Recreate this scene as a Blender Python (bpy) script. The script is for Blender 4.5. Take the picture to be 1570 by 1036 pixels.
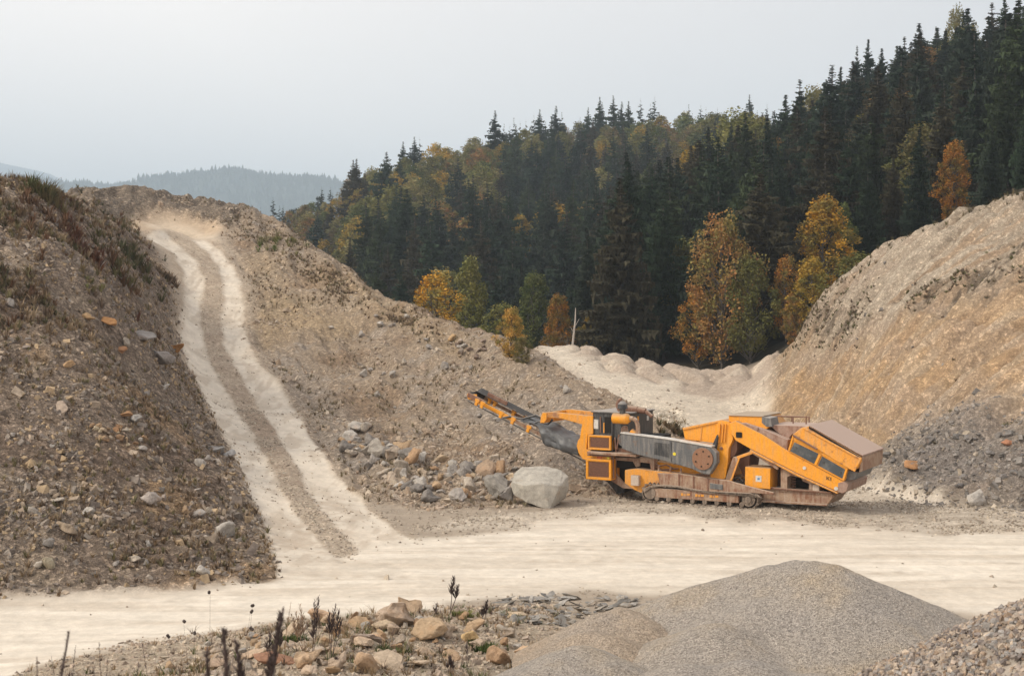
import bpy, bmesh, math, random
import numpy as np
from mathutils import Vector, Matrix, noise as mnoise
R = math.radians
for o in list(bpy.data.objects): bpy.data.objects.remove(o)
SC = bpy.context.scene
COL = SC.collection
# ------------------------------------------------------------------ camera
F, CX, HY, H = 2180.0, 785.0, 470.0, 8.2        # focal length in photo pixels, centre column, eye level row, eye height
cam = bpy.data.cameras.new('camera'); camo = bpy.data.objects.new('camera', cam); COL.objects.link(camo)
camo.location = (0, 0, H); camo.rotation_euler = (R(90), 0, 0)
cam.sensor_width = 36; cam.lens = F/1570*36
cam.shift_y = -(518-HY)/1570
cam.clip_start = 0.2; cam.clip_end = 30000
cam.dof.use_dof = True; cam.dof.focus_distance = 52; cam.dof.aperture_fstop = 5.0
SC.camera = camo
# ------------------------------------------------------------------ light
SUN_EL, SUN_AZ = 40, -108                          # azimuth measured from the view axis, minus = left
w = bpy.data.worlds.new('World'); SC.world = w; w.use_nodes = True
nt = w.node_tree; N = nt.nodes; L = nt.links; N.clear()
wo = N.new('ShaderNodeOutputWorld'); bg = N.new('ShaderNodeBackground')
sky = N.new('ShaderNodeTexSky'); sky.sky_type = 'NISHITA'; sky.sun_disc = False
sky.sun_elevation = R(SUN_EL); sky.sun_rotation = R(SUN_AZ); sky.air_density = 1; sky.dust_density = 4; sky.ozone_density = 1
# a closed cloud deck over the clear sky: pale grey, a little darker and mauve away from the bright side
tc = N.new('ShaderNodeTexCoord'); mp_ = N.new('ShaderNodeMapping'); mp_.inputs['Scale'].default_value = (1.2, 1.2, 3.0)
nz = N.new('ShaderNodeTexNoise'); nz.inputs['Scale'].default_value = 1.3; nz.inputs['Detail'].default_value = 4; nz.inputs['Roughness'].default_value = .45
L.new(tc.outputs['Generated'], mp_.inputs[0]); L.new(mp_.outputs[0], nz.inputs[0])
sx = N.new('ShaderNodeSeparateXYZ'); L.new(tc.outputs['Generated'], sx.inputs[0])
def mth(op, a, b=None, c=None):
    n = N.new('ShaderNodeMath'); n.operation = op
    for i, v in enumerate((a, b, c)):
        if v is None: continue
        if isinstance(v, (int, float)): n.inputs[i].default_value = v
        else: L.new(v, n.inputs[i])
    return n.outputs[0]
t_ = mth('ADD', mth('MULTIPLY', sx.outputs[0], .95), mth('MULTIPLY', sx.outputs[2], .75))
t_ = mth('ADD', t_, mth('MULTIPLY', mth('SUBTRACT', nz.outputs[0], .5), .35))
cr = N.new('ShaderNodeValToRGB'); L.new(t_, cr.inputs[0])
cr.color_ramp.elements[0].position = 0.0; cr.color_ramp.elements[0].color = (12.0, 10.8, 9.8, 1)
cr.color_ramp.elements[1].position = 0.5; cr.color_ramp.elements[1].color = (7.5, 6.9, 6.6, 1)
mx = N.new('ShaderNodeMix'); mx.data_type = 'RGBA'; mx.inputs[0].default_value = .96
L.new(sky.outputs[0], mx.inputs[6]); L.new(cr.outputs[0], mx.inputs[7])
L.new(mx.outputs[2], bg.inputs[0]); bg.inputs[1].default_value = .1; L.new(bg.outputs[0], wo.inputs[0])
sl = bpy.data.lights.new('sun', 'SUN'); slo = bpy.data.objects.new('sun', sl); COL.objects.link(slo)
sl.energy = 2.1; sl.angle = R(11); sl.color = (1, .90, .76)
sd = Vector((math.sin(R(SUN_AZ))*math.cos(R(SUN_EL)), math.cos(R(SUN_AZ))*math.cos(R(SUN_EL))*1.0, math.sin(R(SUN_EL))))
slo.rotation_euler = sd.to_track_quat('Z', 'Y').to_euler()
SC.view_settings.view_transform = 'Standard'; SC.view_settings.look = 'None'; SC.view_settings.exposure = 0.38; SC.view_settings.gamma = 1
SC.view_settings.use_curve_mapping = False
SC.render.engine = 'CYCLES'
SC.cycles.use_denoising = True
SC.cycles.max_bounces = 4; SC.cycles.diffuse_bounces = 2; SC.cycles.glossy_bounces = 2; SC.cycles.transparent_max_bounces = 4
SC.cycles.volume_bounces = 2
# ------------------------------------------------------------------ helpers
rng = np.random.default_rng(7); random.seed(7)
def tag(o, label=None, cat=None, group=None, kind=None):
    if label: o['label'] = label
    if cat: o['category'] = cat
    if group: o['group'] = group
    if kind: o['kind'] = kind
    return o
def new_obj(name, me, parent=None):
    o = bpy.data.objects.new(name, me); COL.objects.link(o)
    if parent is not None: o.parent = parent
    return o
def mesh_np(name, V, Fq, mat=None, smooth=False, colors=None):
    """V (n,3); Fq (m,k) quads or tris, or a list of such arrays."""
    me = bpy.data.meshes.new(name)
    V = np.ascontiguousarray(V, dtype=np.float32)
    fl = Fq if isinstance(Fq, list) else [Fq]
    tot = np.concatenate([np.full(len(f), f.shape[1], np.int32) for f in fl])
    idx = np.concatenate([f.astype(np.int32).ravel() for f in fl])
    me.vertices.add(len(V)); me.vertices.foreach_set('co', V.ravel())
    me.loops.add(len(idx)); me.loops.foreach_set('vertex_index', idx)
    me.polygons.add(len(tot)); st = np.zeros(len(tot), np.int32); st[1:] = np.cumsum(tot)[:-1]
    me.polygons.foreach_set('loop_start', st); me.polygons.foreach_set('loop_total', tot)
    me.polygons.foreach_set('use_smooth', np.full(len(tot), smooth, bool))
    if colors is not None:
        ca = me.color_attributes.new('tint', 'FLOAT_COLOR', 'POINT')
        c4 = np.ones((len(V), 4), np.float32); c4[:, :colors.shape[1]] = colors
        ca.data.foreach_set('color', c4.ravel())
    me.update(calc_edges=True)
    if mat is not None: me.materials.append(mat)
    return me
def _hash(ix, iy, s):
    h = (ix.astype(np.int64)*374761393 + iy.astype(np.int64)*668265263 + s*974634777) & 0xffffffff
    h = ((h ^ (h >> 13))*1274126177) & 0xffffffff
    return ((h ^ (h >> 16)) & 0xffff)/65535.0
def vnoise(x, y, s=0):
    ix = np.floor(x); iy = np.floor(y); fx = x-ix; fy = y-iy
    ux = fx*fx*fx*(fx*(fx*6-15)+10); uy = fy*fy*fy*(fy*(fy*6-15)+10)
    a = _hash(ix, iy, s); b = _hash(ix+1, iy, s); c = _hash(ix, iy+1, s); d = _hash(ix+1, iy+1, s)
    return ((a*(1-ux)+b*ux)*(1-uy)+(c*(1-ux)+d*ux)*uy)*2-1
def fbm(x, y, sc, oct=4, s=0, gain=.5):
    t = 0; a = 1; n = 0
    for i in range(oct):
        c, q = math.cos(i*1.1+s), math.sin(i*1.1+s)
        X = (x*c-y*q)/sc; Y = (x*q+y*c)/sc
        t = t+a*vnoise(X+17.3*i, Y-9.1*i, s*13+i); n += a; a *= gain; sc *= .5
    return t/n
def ss(a, b, x):
    t = np.clip((x-a)/(b-a), 0, 1); return t*t*(3-2*t)
def P3(px, py, d): return ((px-CX)/F*d, d, H+(HY-py)/F*d)
# ------------------------------------------------------------------ materials
def mat_base(name):
    m = bpy.data.materials.new(name); m.use_nodes = True
    n = m.node_tree.nodes; b = n['Principled BSDF']; return m, m.node_tree, b
def nd(t, kind, **kw):
    n = t.nodes.new(kind)
    for k, v in kw.items():
        if k in n.inputs: n.inputs[k].default_value = v
        else: setattr(n, k, v)
    return n
def ramp(t, fac, stops):
    r = t.nodes.new('ShaderNodeValToRGB'); e = r.color_ramp.elements
    while len(e) < len(stops): e.new(.5)
    for el, (p, c) in zip(e, stops):
        el.position = p; el.color = (c, c, c, 1) if isinstance(c, (int, float)) else (*c, 1)
    t.links.new(fac, r.inputs[0]); return r.outputs[0]
def mul(t, a, b, fac=1.0, mode='MULTIPLY'):
    m = t.nodes.new('ShaderNodeMix'); m.data_type = 'RGBA'; m.blend_type = mode
    if isinstance(fac, (int, float)): m.inputs[0].default_value = fac
    else: t.links.new(fac, m.inputs[0])
    for i, v in ((6, a), (7, b)):
        if isinstance(v, tuple): m.inputs[i].default_value = (*v, 1)
        else: t.links.new(v, m.inputs[i])
    return m.outputs[2]
def coords(t, out='Object', scale=None):
    c = t.nodes.new('ShaderNodeTexCoord').outputs[out]
    if scale:
        m = nd(t, 'ShaderNodeMapping'); m.inputs['Scale'].default_value = scale
        t.links.new(c, m.inputs[0]); c = m.outputs[0]
    return c
def noisen(t, vec, scale, detail=3, rough=.55):
    n = nd(t, 'ShaderNodeTexNoise'); n.inputs['Scale'].default_value = scale
    n.inputs['Detail'].default_value = detail; n.inputs['Roughness'].default_value = rough
    t.links.new(vec, n.inputs['Vector']); return n.outputs[0]
def voron(t, vec, scale, feature='F1', out='Distance', rnd=1.0):
    n = nd(t, 'ShaderNodeTexVoronoi'); n.feature = feature; n.inputs['Scale'].default_value = scale
    n.inputs['Randomness'].default_value = rnd
    t.links.new(vec, n.inputs['Vector']); return n.outputs[out]
def bump(t, b, height, strength, dist=.05, prev=None):
    n = nd(t, 'ShaderNodeBump'); n.inputs['Strength'].default_value = strength; n.inputs['Distance'].default_value = dist
    t.links.new(height, n.inputs['Height'])
    if prev is not None: t.links.new(prev, n.inputs['Normal'])
    if b is not None: t.links.new(n.outputs[0], b.inputs['Normal'])
    return n.outputs[0]
def paint(name, col, dust=(.36, .29, .21), damt=.5, rough=.5, metal=0.0, rust=None, ramt=.3, scale=2.5, streak=True):
    """Worn machine paint: base colour, rust patches, dust lying on faces that look up."""
    m, t, b = mat_base(name); v = coords(t, 'Object')
    n1 = noisen(t, v, scale, 6, .65); n2 = noisen(t, v, scale*6, 5, .7)
    c = mul(t, col, ramp(t, n2, ((.3, .78), (.7, 1.12))), 1.0)
    if rust:
        rm = ramp(t, n1, ((.62-ramt*.35, 0.0), (.72-ramt*.25, 1.0)))
        c = mul(t, c, rust, rm, 'MIX')
    geo = t.nodes.new('ShaderNodeNewGeometry'); sp = t.nodes.new('ShaderNodeSeparateXYZ'); t.links.new(geo.outputs['Normal'], sp.inputs[0])
    up = ramp(t, sp.outputs[2], ((.2, 0.0), (.8, 1.0)))
    vs = coords(t, 'Object', (6, 6, .7)); n3 = noisen(t, vs, 1.6, 4, .6)
    dm = ramp(t, n3 if streak else n1, ((.42, 0.0), (.72, damt)))
    dm = mul(t, dm, ramp(t, n2, ((.3, .3), (.6, 1.0))))
    ad = mul(t, dm, mul(t, up, (min(1, damt*1.7),)*3), 1.0, 'LIGHTEN')
    c = mul(t, c, dust, ad, 'MIX')
    t.links.new(c, b.inputs['Base Color']); b.inputs['Metallic'].default_value = metal
    t.links.new(ramp(t, ad, ((0.0, rough), (.6, .85))), b.inputs['Roughness'])
    bump(t, b, n2, .15, .01); return m
def flat(name, col, rough=.6, emit=None):
    m, t, b = mat_base(name); v = coords(t, 'Object')
    c = mul(t, col, ramp(t, noisen(t, v, 9, 4, .6), ((.3, .75), (.7, 1.15))))
    t.links.new(c, b.inputs['Base Color']); b.inputs['Roughness'].default_value = rough; return m
# ------------------------------------------------------------------ terrain: one height function through surveyed points
C_ = []
def c(*pts):
    for p in pts: C_.append(P3(*p))
def z(*pts):                                          # (px, d, z)
    for px, d, zz in pts: C_.append(((px-CX)/F*d, d, zz))
# camera's bank falling to the road
for px in (-250, 0, 300, 600, 900, 1200, 1500, 1800):
    z((px, 3, 6.5), (px, 6, 5.5), (px, 12, 3.3), (px, 20, 1.9))
z((-250, 28, .3), (0, 27, .75), (0, 33, .0), (200, 27, .95), (200, 31.5, .45), (200, 35.5, .0), (380, 25, 1.6), (380, 29, 1.2), (380, 33, .45), (380, 36.5, .03), (500, 27, 1.5), (500, 31, 1.0), (500, 35, .5),
  (600, 27, 1.35), (600, 31, .95), (600, 35, .5), (600, 38.8, .0), (750, 27, 1.15), (750, 32, .85), (750, 36, .45), (750, 39.5, .03), (900, 28, .6), (900, 35, .35), (900, 39.5, .0),
  (1040, 28, .4), (1040, 35, .2), (1040, 40.6, 0), (1250, 30, .3), (1250, 37, .0), (1500, 25, .9), (1500, 30, .4), (1500, 36, 0), (1800, 30, .3), (1800, 36, 0))
# flat road and yard
for px in (-250, -100, 0, 130, 300): z((px, 37.5, 0))
for px in (420, 560, 700, 850, 1000, 1150, 1300, 1450, 1600, 1800): z((px, 42.5, 0), (px, 48, 0))
for px in (620, 720, 850, 1000, 1150, 1300, 1450, 1600): z((px, 54, .02))
for px in (900, 1000, 1100, 1200, 1300, 1400): z((px, 59.5, .02))
z((1480, 57.5, .05), (1560, 56.8, .05), (1000, 64, .1), (1100, 66, .05), (1200, 68, .05), (1300, 67, .0), (1200, 78, .15), (1120, 80, .3), (1050, 76, .4), (1150, 90, .35))
# left bank
c((-250, 930, 38.5), (-100, 922, 39.5), (0, 915, 40.2), (130, 911, 40.6), (250, 904, 41.2), (350, 893, 42.2), (430, 884, 43.2))
c((-250, 700, 46), (-250, 500, 54), (-250, 296, 66), (-100, 800, 43.5), (-100, 600, 51), (-100, 400, 60), (-100, 292, 68))
c((0, 800, 44.5), (0, 650, 51), (0, 500, 58), (0, 400, 63), (0, 345, 67), (0, 306, 70), (60, 311, 73))
c((130, 800, 45), (130, 650, 51.5), (130, 500, 59), (130, 400, 66), (110, 318, 75), (160, 350, 79))
c((200, 355, 95), (215, 420, 87), (245, 415, 101), (262, 445, 103), (230, 480, 79), (200, 600, 61), (200, 750, 49), (250, 700, 54), (250, 560, 71), (250, 830, 44.8), (300, 800, 48), (300, 690, 57), (350, 830, 46.5), (350, 760, 53))
c((272, 480, 100), (272, 520, 91), (288, 560, 85.5), (305, 600, 78.5), (338, 660, 69), (368, 730, 60), (392, 790, 52.5), (420, 840, 47.5))
z((-250, 76, 14.5), (-100, 80, 14), (0, 82, 13.2), (60, 86, 13.2), (110, 92, 13.2), (150, 100, 13.6), (0, 100, 14), (0, 120, 14), (100, 118, 14))
# the track and its shoulders
c((240, 362, 130), (300, 366, 128), (325, 400, 117), (330, 430, 110), (322, 500, 97), (345, 560, 87), (388, 630, 75), (430, 700, 64.5), (480, 780, 54), (520, 850, 46.8))
c((290, 440, 108), (290, 500, 97), (310, 560, 87), (345, 630, 75), (385, 700, 64.5), (425, 780, 54))
c((372, 440, 108.5), (375, 500, 97.5), (392, 560, 87.5), (440, 630, 76), (490, 700, 66), (545, 780, 55))
# mounds and ridge at its head
c((165, 300, 128), (200, 296, 134), (250, 298, 138), (300, 308, 140), (350, 316, 140), (392, 326, 138), (180, 330, 126), (215, 336, 131), (260, 345, 132), (310, 350, 131), (345, 345, 131), (300, 330, 136))
c((130, 292, 122), (80, 296, 112))
z((200, 155, 14), (300, 160, 13), (400, 160, 10), (100, 140, 14))
# middle hill: crest, face, toe
c((370, 356, 127), (400, 362, 127), (425, 340, 134), (450, 356, 130), (485, 376, 126), (520, 399, 121), (570, 434, 113), (640, 467, 105), (700, 489, 98), (760, 512, 92), (795, 531, 88), (835, 548, 83), (870, 572, 79), (910, 596, 75), (945, 616, 72.5), (1000, 650, 69), (1050, 682, 66.5))
for px, d, zz in ((400, 150, 12), (450, 146, 9), (520, 138, 6), (600, 130, 4), (700, 118, 2.5), (780, 106, 2.6), (830, 100, 2.3), (870, 96, 2.0), (930, 88, 1.2), (1000, 80, .5), (600, 160, 1), (750, 140, 1.5)): z((px, d, zz))
c((400, 400, 118), (405, 440, 110), (450, 440, 112), (430, 500, 99), (500, 520, 97), (440, 570, 88), (520, 600, 84), (570, 520, 99), (650, 540, 93), (600, 600, 84), (480, 640, 76.5), (540, 660, 74), (620, 650, 76), (720, 560, 88), (700, 640, 76), (780, 600, 80), (800, 660, 73), (860, 640, 72), (900, 680, 67.5))
c((510, 690, 67.5), (560, 700, 66.6), (640, 705, 66.6), (720, 713, 66), (800, 724, 65), (870, 736, 64), (930, 750, 62.8))
c((560, 745, 61.5), (640, 742, 62.5), (720, 750, 62), (800, 762, 60.5), (600, 780, 57), (700, 785, 56.3))
# far access road and sand berm
c((850, 540, 124), (880, 552, 118), (920, 575, 112), (960, 592, 107), (1010, 610, 104), (1060, 622, 102), (1110, 634, 100), (1165, 620, 102), (1120, 600, 108), (1060, 600, 109), (1000, 585, 112), (940, 562, 117))
c((830, 533, 130), (862, 536, 130), (890, 531, 129), (915, 541, 127), (935, 548, 126), (965, 549, 125), (990, 561, 122), (1015, 562, 121), (1040, 570, 119), (1080, 570, 118), (1108, 568, 117), (1140, 578, 114), (1162, 577, 112), (1182, 573, 111))
z((860, 138, 2.2), (930, 136, 1.5), (1000, 132, 1.2), (1080, 128, 1.2), (1160, 124, 1.5))
# cliff on the other side
z((1190, 101, .6), (1215, 91, .3), (1255, 82, .1), (1300, 74, .05), (1350, 67, .05), (1400, 62, .1), (1440, 60.2, .1), (1500, 59.2, .1), (1570, 58.3, .1), (1700, 56.5, .1), (1850, 55, .1))
c((1225, 600, 92), (1245, 560, 93), (1262, 600, 85), (1290, 560, 84.5), (1300, 640, 76.5), (1320, 510, 83), (1350, 660, 70.5), (1350, 600, 73.5), (1400, 690, 65), (1400, 600, 70.5), (1400, 500, 78), (1400, 440, 84), (1470, 690, 62.5), (1500, 600, 66), (1500, 700, 61.2), (1500, 500, 72), (1500, 420, 77.5),
  (1570, 690, 60), (1570, 600, 64), (1570, 500, 69), (1570, 420, 74), (1700, 600, 60), (1700, 420, 70), (1850, 500, 62))
c((1202, 560, 103), (1212, 532, 102), (1235, 503, 101), (1262, 476, 99), (1292, 449, 97), (1340, 412, 94), (1398, 380, 91), (1440, 362, 90), (1482, 348, 88), (1530, 334, 86), (1572, 332, 84), (1700, 308, 80), (1850, 290, 76))
z((1205, 112, 3.6), (1240, 112, 5.8), (1300, 110, 8.5), (1400, 108, 11.4), (1480, 106, 12.6), (1570, 104, 13.8), (1720, 100, 15.0), (1850, 96, 16), (1200, 122, 3.0))
# forested slopes
z((870, 152, 2), (1000, 150, 2), (1120, 150, 3), (1230, 145, 6), (1320, 140, 9.5), (1450, 135, 15), (1600, 132, 20), (1800, 125, 25))
c((1620, 140, 262), (1560, 152, 268), (1450, 180, 282), (1330, 212, 300), (1230, 305, 300), (1150, 340, 295), (1060, 392, 275), (950, 440, 240), (870, 487, 205), (1800, 90, 250),
  (1570, 240, 190), (1400, 285, 200), (1250, 360, 200), (1100, 440, 195), (980, 480, 180))
z((1450, 360, 30), (1200, 380, 30), (1050, 350, 18), (1600, 350, 50))
c((250, 440, 460), (330, 400, 450), (400, 372, 440), (450, 358, 450), (500, 342, 462), (560, 325, 480), (640, 300, 500), (700, 277, 520), (800, 250, 545), (900, 238, 560), (1000, 238, 570), (1090, 245, 575), (1200, 250, 580), (1400, 230, 590),
  (450, 450, 300), (600, 440, 310), (750, 430, 320), (850, 425, 320), (950, 400, 330), (600, 380, 400), (750, 350, 420), (900, 330, 440), (1000, 330, 430))
z((500, 200, -4), (650, 190, -3), (750, 190, -1), (850, 215, 0), (300, 300, -8), (900, 255, 3), (300, 650, 10), (600, 680, 20), (900, 700, 30), (1300, 700, 30))
C_ = np.array(C_)
def kern(r2): return np.sqrt(r2+2.2**2)
_xy = C_[:, :2]
_K = kern(((_xy[:, None]-_xy[None])**2).sum(-1)); _n = len(C_)
_P = np.hstack([np.ones((_n, 1)), _xy/100])
_A = np.block([[_K - np.eye(_n)*.25, _P], [_P.T, np.zeros((3, 3))]])
_W = np.linalg.solve(_A, np.concatenate([C_[:, 2], np.zeros(3)]))
def zbase(x, y):
    sh = x.shape; x = x.ravel(); y = y.ravel(); out = np.empty(len(x))
    for i in range(0, len(x), 60000):
        X = x[i:i+60000, None]; Y = y[i:i+60000, None]
        k = kern((X-_xy[:, 0])**2+(Y-_xy[:, 1])**2)
        out[i:i+60000] = k@_W[:_n]+_W[_n]+(X[:, 0]*_W[_n+1]+Y[:, 0]*_W[_n+2])/100
    return out.reshape(sh)
# grid: columns by bearing, rows by distance
pxs = np.concatenate([np.arange(-700, -60, 16), np.arange(-60, 1632, 2.0), np.arange(1632, 2300, 16)])
ds = np.concatenate([np.exp(np.linspace(math.log(2.5), math.log(24), 90, endpoint=False)), np.exp(np.linspace(math.log(24), math.log(40), 200, endpoint=False)),
                     np.exp(np.linspace(math.log(40), math.log(145), 900, endpoint=False)), np.exp(np.linspace(math.log(145), math.log(720), 60))])
nC, nR = len(pxs), len(ds)
# coarse evaluation, then smooth upsampling
ci = np.unique(np.concatenate([np.arange(0, nC, 5), [nC-1]])); ri = np.unique(np.concatenate([np.arange(0, nR, 4), [nR-1]]))
PXc, DDc = np.meshgrid(pxs[ci], ds[ri]); Zc = zbase((PXc-CX)/F*DDc, DDc)
tmp = np.empty((len(ri), nC))
for r in range(len(ri)): tmp[r] = np.interp(np.arange(nC), ci, Zc[r])
Z0 = np.empty((nR, nC))
k = np.clip(np.searchsorted(ri, np.arange(nR), side='right')-1, 0, len(ri)-2)
f = (np.arange(nR)-ri[k])/(ri[k+1]-ri[k]); Z0 = tmp[k]*(1-f)[:, None]+tmp[k+1]*f[:, None]
PX, DD = np.meshgrid(pxs, ds); X = (PX-CX)/F*DD; Y = DD
def blur(a, rx, ry):
    for ax, r in ((1, rx), (0, ry)):
        if r < 1: continue
        for _ in range(2):
            p = np.pad(a, [(r+1, r) if i == ax else (0, 0) for i in range(2)], mode='edge')
            cs = np.cumsum(p, axis=ax); n = 2*r+1
            a = (cs[:, n:]-cs[:, :-n])/n if ax == 1 else (cs[n:]-cs[:-n])/n
    return a
PY = HY+(H-Z0)*F/DD
wx = fbm(X, Y, 2.5, 4, 3); wy = fbm(X, Y, 2.5, 4, 5)
WPX = PX+wx*7; WPY = PY+wy*7
def region(poly, d0=0, d1=1e4, soft=2, warp=1.0):
    poly = np.array(poly, float); x = PX+(WPX-PX)*warp; y = PY+(WPY-PY)*warp
    ins = np.zeros(PX.shape, bool)
    bx = (x > poly[:, 0].min()) & (x < poly[:, 0].max()) & (y > poly[:, 1].min()) & (y < poly[:, 1].max()) & (DD > d0) & (DD < d1)
    xi = x[bx]; yi = y[bx]; m = np.zeros(len(xi), bool); n = len(poly)
    for i in range(n):
        (xa, ya), (xb, yb) = poly[i], poly[(i+1) % n]
        if ya == yb: continue
        cnd = (ya > yi) != (yb > yi)
        m ^= cnd & (xi < (xb-xa)*(yi-ya)/(yb-ya)+xa)
    ins[bx] = m; return blur(ins.astype(float), soft, soft)
m_road = region([(-300, 942), (-100, 932), (0, 922), (200, 912), (330, 902), (430, 890), (455, 868), (520, 855), (620, 836), (700, 824), (800, 812), (850, 796), (950, 786), (1050, 792), (1150, 797), (1300, 806), (1450, 812), (1800, 812),
                 (1800, 950), (1480, 945), (1300, 925), (1040, 908), (900, 906), (760, 914), (640, 930), (520, 940), (450, 948), (300, 978), (100, 1012), (0, 1042), (-300, 1090)], 25, 62, 5, 1.9)
rl = [(225, 362), (268, 390), (283, 420), (285, 450), (276, 500), (280, 540), (290, 560), (315, 610), (345, 670), (375, 735), (398, 780), (425, 862), (420, 885), (560, 880), (520, 858), (462, 800), (430, 750), (400, 690), (372, 640), (345, 600), (324, 560), (309, 520), (306, 480), (314, 430), (300, 400), (255, 362)]
rr = [(290, 366), (318, 385), (338, 410), (345, 450), (339, 490), (345, 530), (365, 570), (395, 620), (435, 680), (460, 730), (490, 780), (545, 840), (560, 872), (680, 860), (640, 836), (572, 786), (518, 730), (488, 680), (450, 620), (420, 580), (388, 545), (372, 500), (371, 460), (366, 425), (345, 395), (310, 366)]
m_rut = np.clip(region(rl, 43, 140, 3, .6)+region(rr, 43, 140, 3, .6), 0, 1); m_rut = .92*ss(.15, .85, m_rut+.30*fbm(X, Y, 1.3, 4, 70, .6)*ss(.02, .3, m_rut)*ss(1., .7, m_rut))*(1-.45*ss(.5, .8, fbm(X, Y, 2.2, 3, 69)*.5+.5)*ss(50, 75, DD))
m_track = region([(215, 358), (262, 392), (275, 440), (268, 500), (284, 560), (330, 655), (372, 745), (420, 855), (440, 880), (640, 836), (570, 780), (500, 680), (425, 575), (385, 500), (385, 440), (350, 372)], 42, 142, 4)
m_bank = region([(-800, 1000), (-300, 936), (0, 918), (200, 908), (330, 899), (432, 887), (425, 862), (400, 800), (368, 735), (338, 668), (305, 605), (284, 565), (268, 520), (266, 470), (262, 430), (225, 372), (190, 338), (150, 320), (125, 290), (60, 262), (0, 255), (-300, 180), (-800, 180)], 38.5, 125, 4, 1.8)
m_sand = region([(195, 338), (245, 330), (320, 338), (350, 352), (330, 362), (240, 366), (200, 352)], 118, 142, 3)
m_ridge = region([(60, 270), (120, 260), (210, 260), (320, 270), (430, 300), (350, 352), (320, 344), (240, 336), (160, 340), (110, 308)], 106, 150, 4)
m_mid = region([(352, 372), (345, 340), (400, 280), (600, 370), (900, 530), (1060, 640), (1060, 720), (950, 765), (880, 760), (800, 778), (640, 780), (560, 770), (500, 690), (430, 585), (388, 520), (386, 440)], 55, 142, 5)
m_tan = region([(395, 470), (430, 440), (520, 470), (560, 500), (520, 520), (450, 510), (400, 530), (385, 500)], 80, 130, 9)+.7*region([(500, 400), (640, 480), (720, 520), (700, 545), (560, 480), (470, 420)], 80, 130, 8)+.6*region([(400, 375), (440, 400), (450, 440), (395, 450), (370, 400)], 90, 135, 6)
m_grey = region([(395, 540), (450, 535), (540, 640), (600, 700), (560, 720), (500, 690), (440, 610)], 55, 110, 7)+region([(700, 620), (860, 600), (960, 640), (1000, 720), (900, 740), (780, 700)], 55, 90, 9)
m_farroad = region([(826, 533), (866, 533), (905, 556), (960, 576), (1010, 590), (1020, 578), (1035, 580), (1040, 600), (1100, 612), (1188, 596), (1200, 620), (1196, 646), (1100, 662), (1000, 650), (940, 612), (880, 572), (846, 550)], 84, 131, 4)
m_berm = region([(790, 515), (1200, 515), (1210, 640), (1100, 640), (900, 610), (830, 545)], 98, 132, 3)
m_mid = m_mid*(1-m_berm)
m_cliff = region([(1180, 645), (1190, 560), (1195, 470), (1290, 390), (1400, 320), (1600, 250), (2300, 100), (2300, 800), (1570, 777), (1440, 772), (1350, 748), (1250, 690)], 55, 116, 3)
m_ctan = region([(1180, 645), (1200, 545), (1215, 535), (1300, 545), (1400, 495), (1480, 470), (1570, 445), (1700, 400), (1700, 600), (1570, 620), (1420, 640), (1350, 690), (1250, 680)], 55, 116, 10)
m_cgrey = region([(1330, 725), (1400, 660), (1480, 645), (1700, 640), (1700, 790), (1570, 780), (1440, 774), (1380, 765)], 55, 80, 15, 2.5)
m_cveg = region([(1230, 505), (1290, 455), (1330, 455), (1330, 500), (1290, 520), (1240, 520)], 75, 110, 5, 1.6)+region([(1385, 455), (1450, 440), (1570, 390), (1700, 350), (1700, 400), (1570, 440), (1450, 470), (1390, 480)], 60, 110, 5, 1.6)
m_rut2 = region([(1306, 741), (1335, 743), (1400, 757), (1456, 773), (1440, 777), (1385, 766), (1330, 754)], 55, 72, 1, .3)
m_yard = region([(640, 812), (700, 795), (850, 780), (940, 765), (1300, 740), (1460, 775), (1800, 776), (1800, 812), (1450, 812), (1300, 806), (1050, 792), (950, 786), (850, 796), (800, 812)], 48, 72, 3)
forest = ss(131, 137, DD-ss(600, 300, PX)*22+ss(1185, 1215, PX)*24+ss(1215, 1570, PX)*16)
# roughness of ground in metres
rough = np.clip(m_bank*1.0+m_mid*.8+m_ridge*1.0+m_cliff*.8, 0, 1)*(1-m_rut)*(1-m_road)
near = (1-ss(33, 38, DD)); rough = np.maximum(rough, near*.5*(1-m_road))
base_r = .10+.9*rough
n_big = fbm(X, Y, 7, 3, 11); n_med = fbm(X, Y, 1.6, 4, 12, .6); n_fine = fbm(X, Y, .35, 3, 13, .6)
rid = 1-np.abs(fbm(X, Y, 2.2, 3, 21))*2
Z = Z0+rough*(n_big*.35+n_med*.20+rid*.12)+base_r*n_fine*.055
Z += m_bank*(fbm(X, Y, .8, 3, 14, .7)*.16)
gl = fbm(X*.28-Y*.0+Z0*.1, Y*1.0, 1.5, 4, 31, .6)                    # rills down the cliff
Z += m_cliff*(1-.6*m_cgrey)*(gl*.62+.30*(1-np.abs(fbm(X*.16+Z0*.05, Y, 1.1, 3, 33))*2.2)*(.4+.6*ss(-.2,.3,n_big)))
Z += m_cliff*(fbm(X*.45, Y, 4.5, 3, 37)*.9-.5*ss(.35, .0, np.abs(fbm(X*.22, Y, 3.2, 3, 38)))+fbm(X, Y, .55, 3, 35, .6)*.13+.10*np.abs(fbm(X*.3, Y*.3+Z0*1.5, 1.0, 3, 36)))
gg = np.abs(fbm(X*.14+Z0*.04, Y, 1.3, 4, 39, .55)); gul = ss(.13, .0, gg)*m_cliff*(1-.7*np.clip(m_cgrey, 0, 1)); Z -= gul*.38
lg = ss(.10, .0, np.abs(fbm(X*.25, Y*.25+Z0*1.1, 2.6, 3, 44)))*m_cliff; Z -= lg*.22
Z += m_cgrey*(np.abs(fbm(X*.6, Y, 2.2, 4, 34, .5))*.28)
u_ = (X*.94+Y*.33); v_ = (-X*.33+Y*.94)
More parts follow.
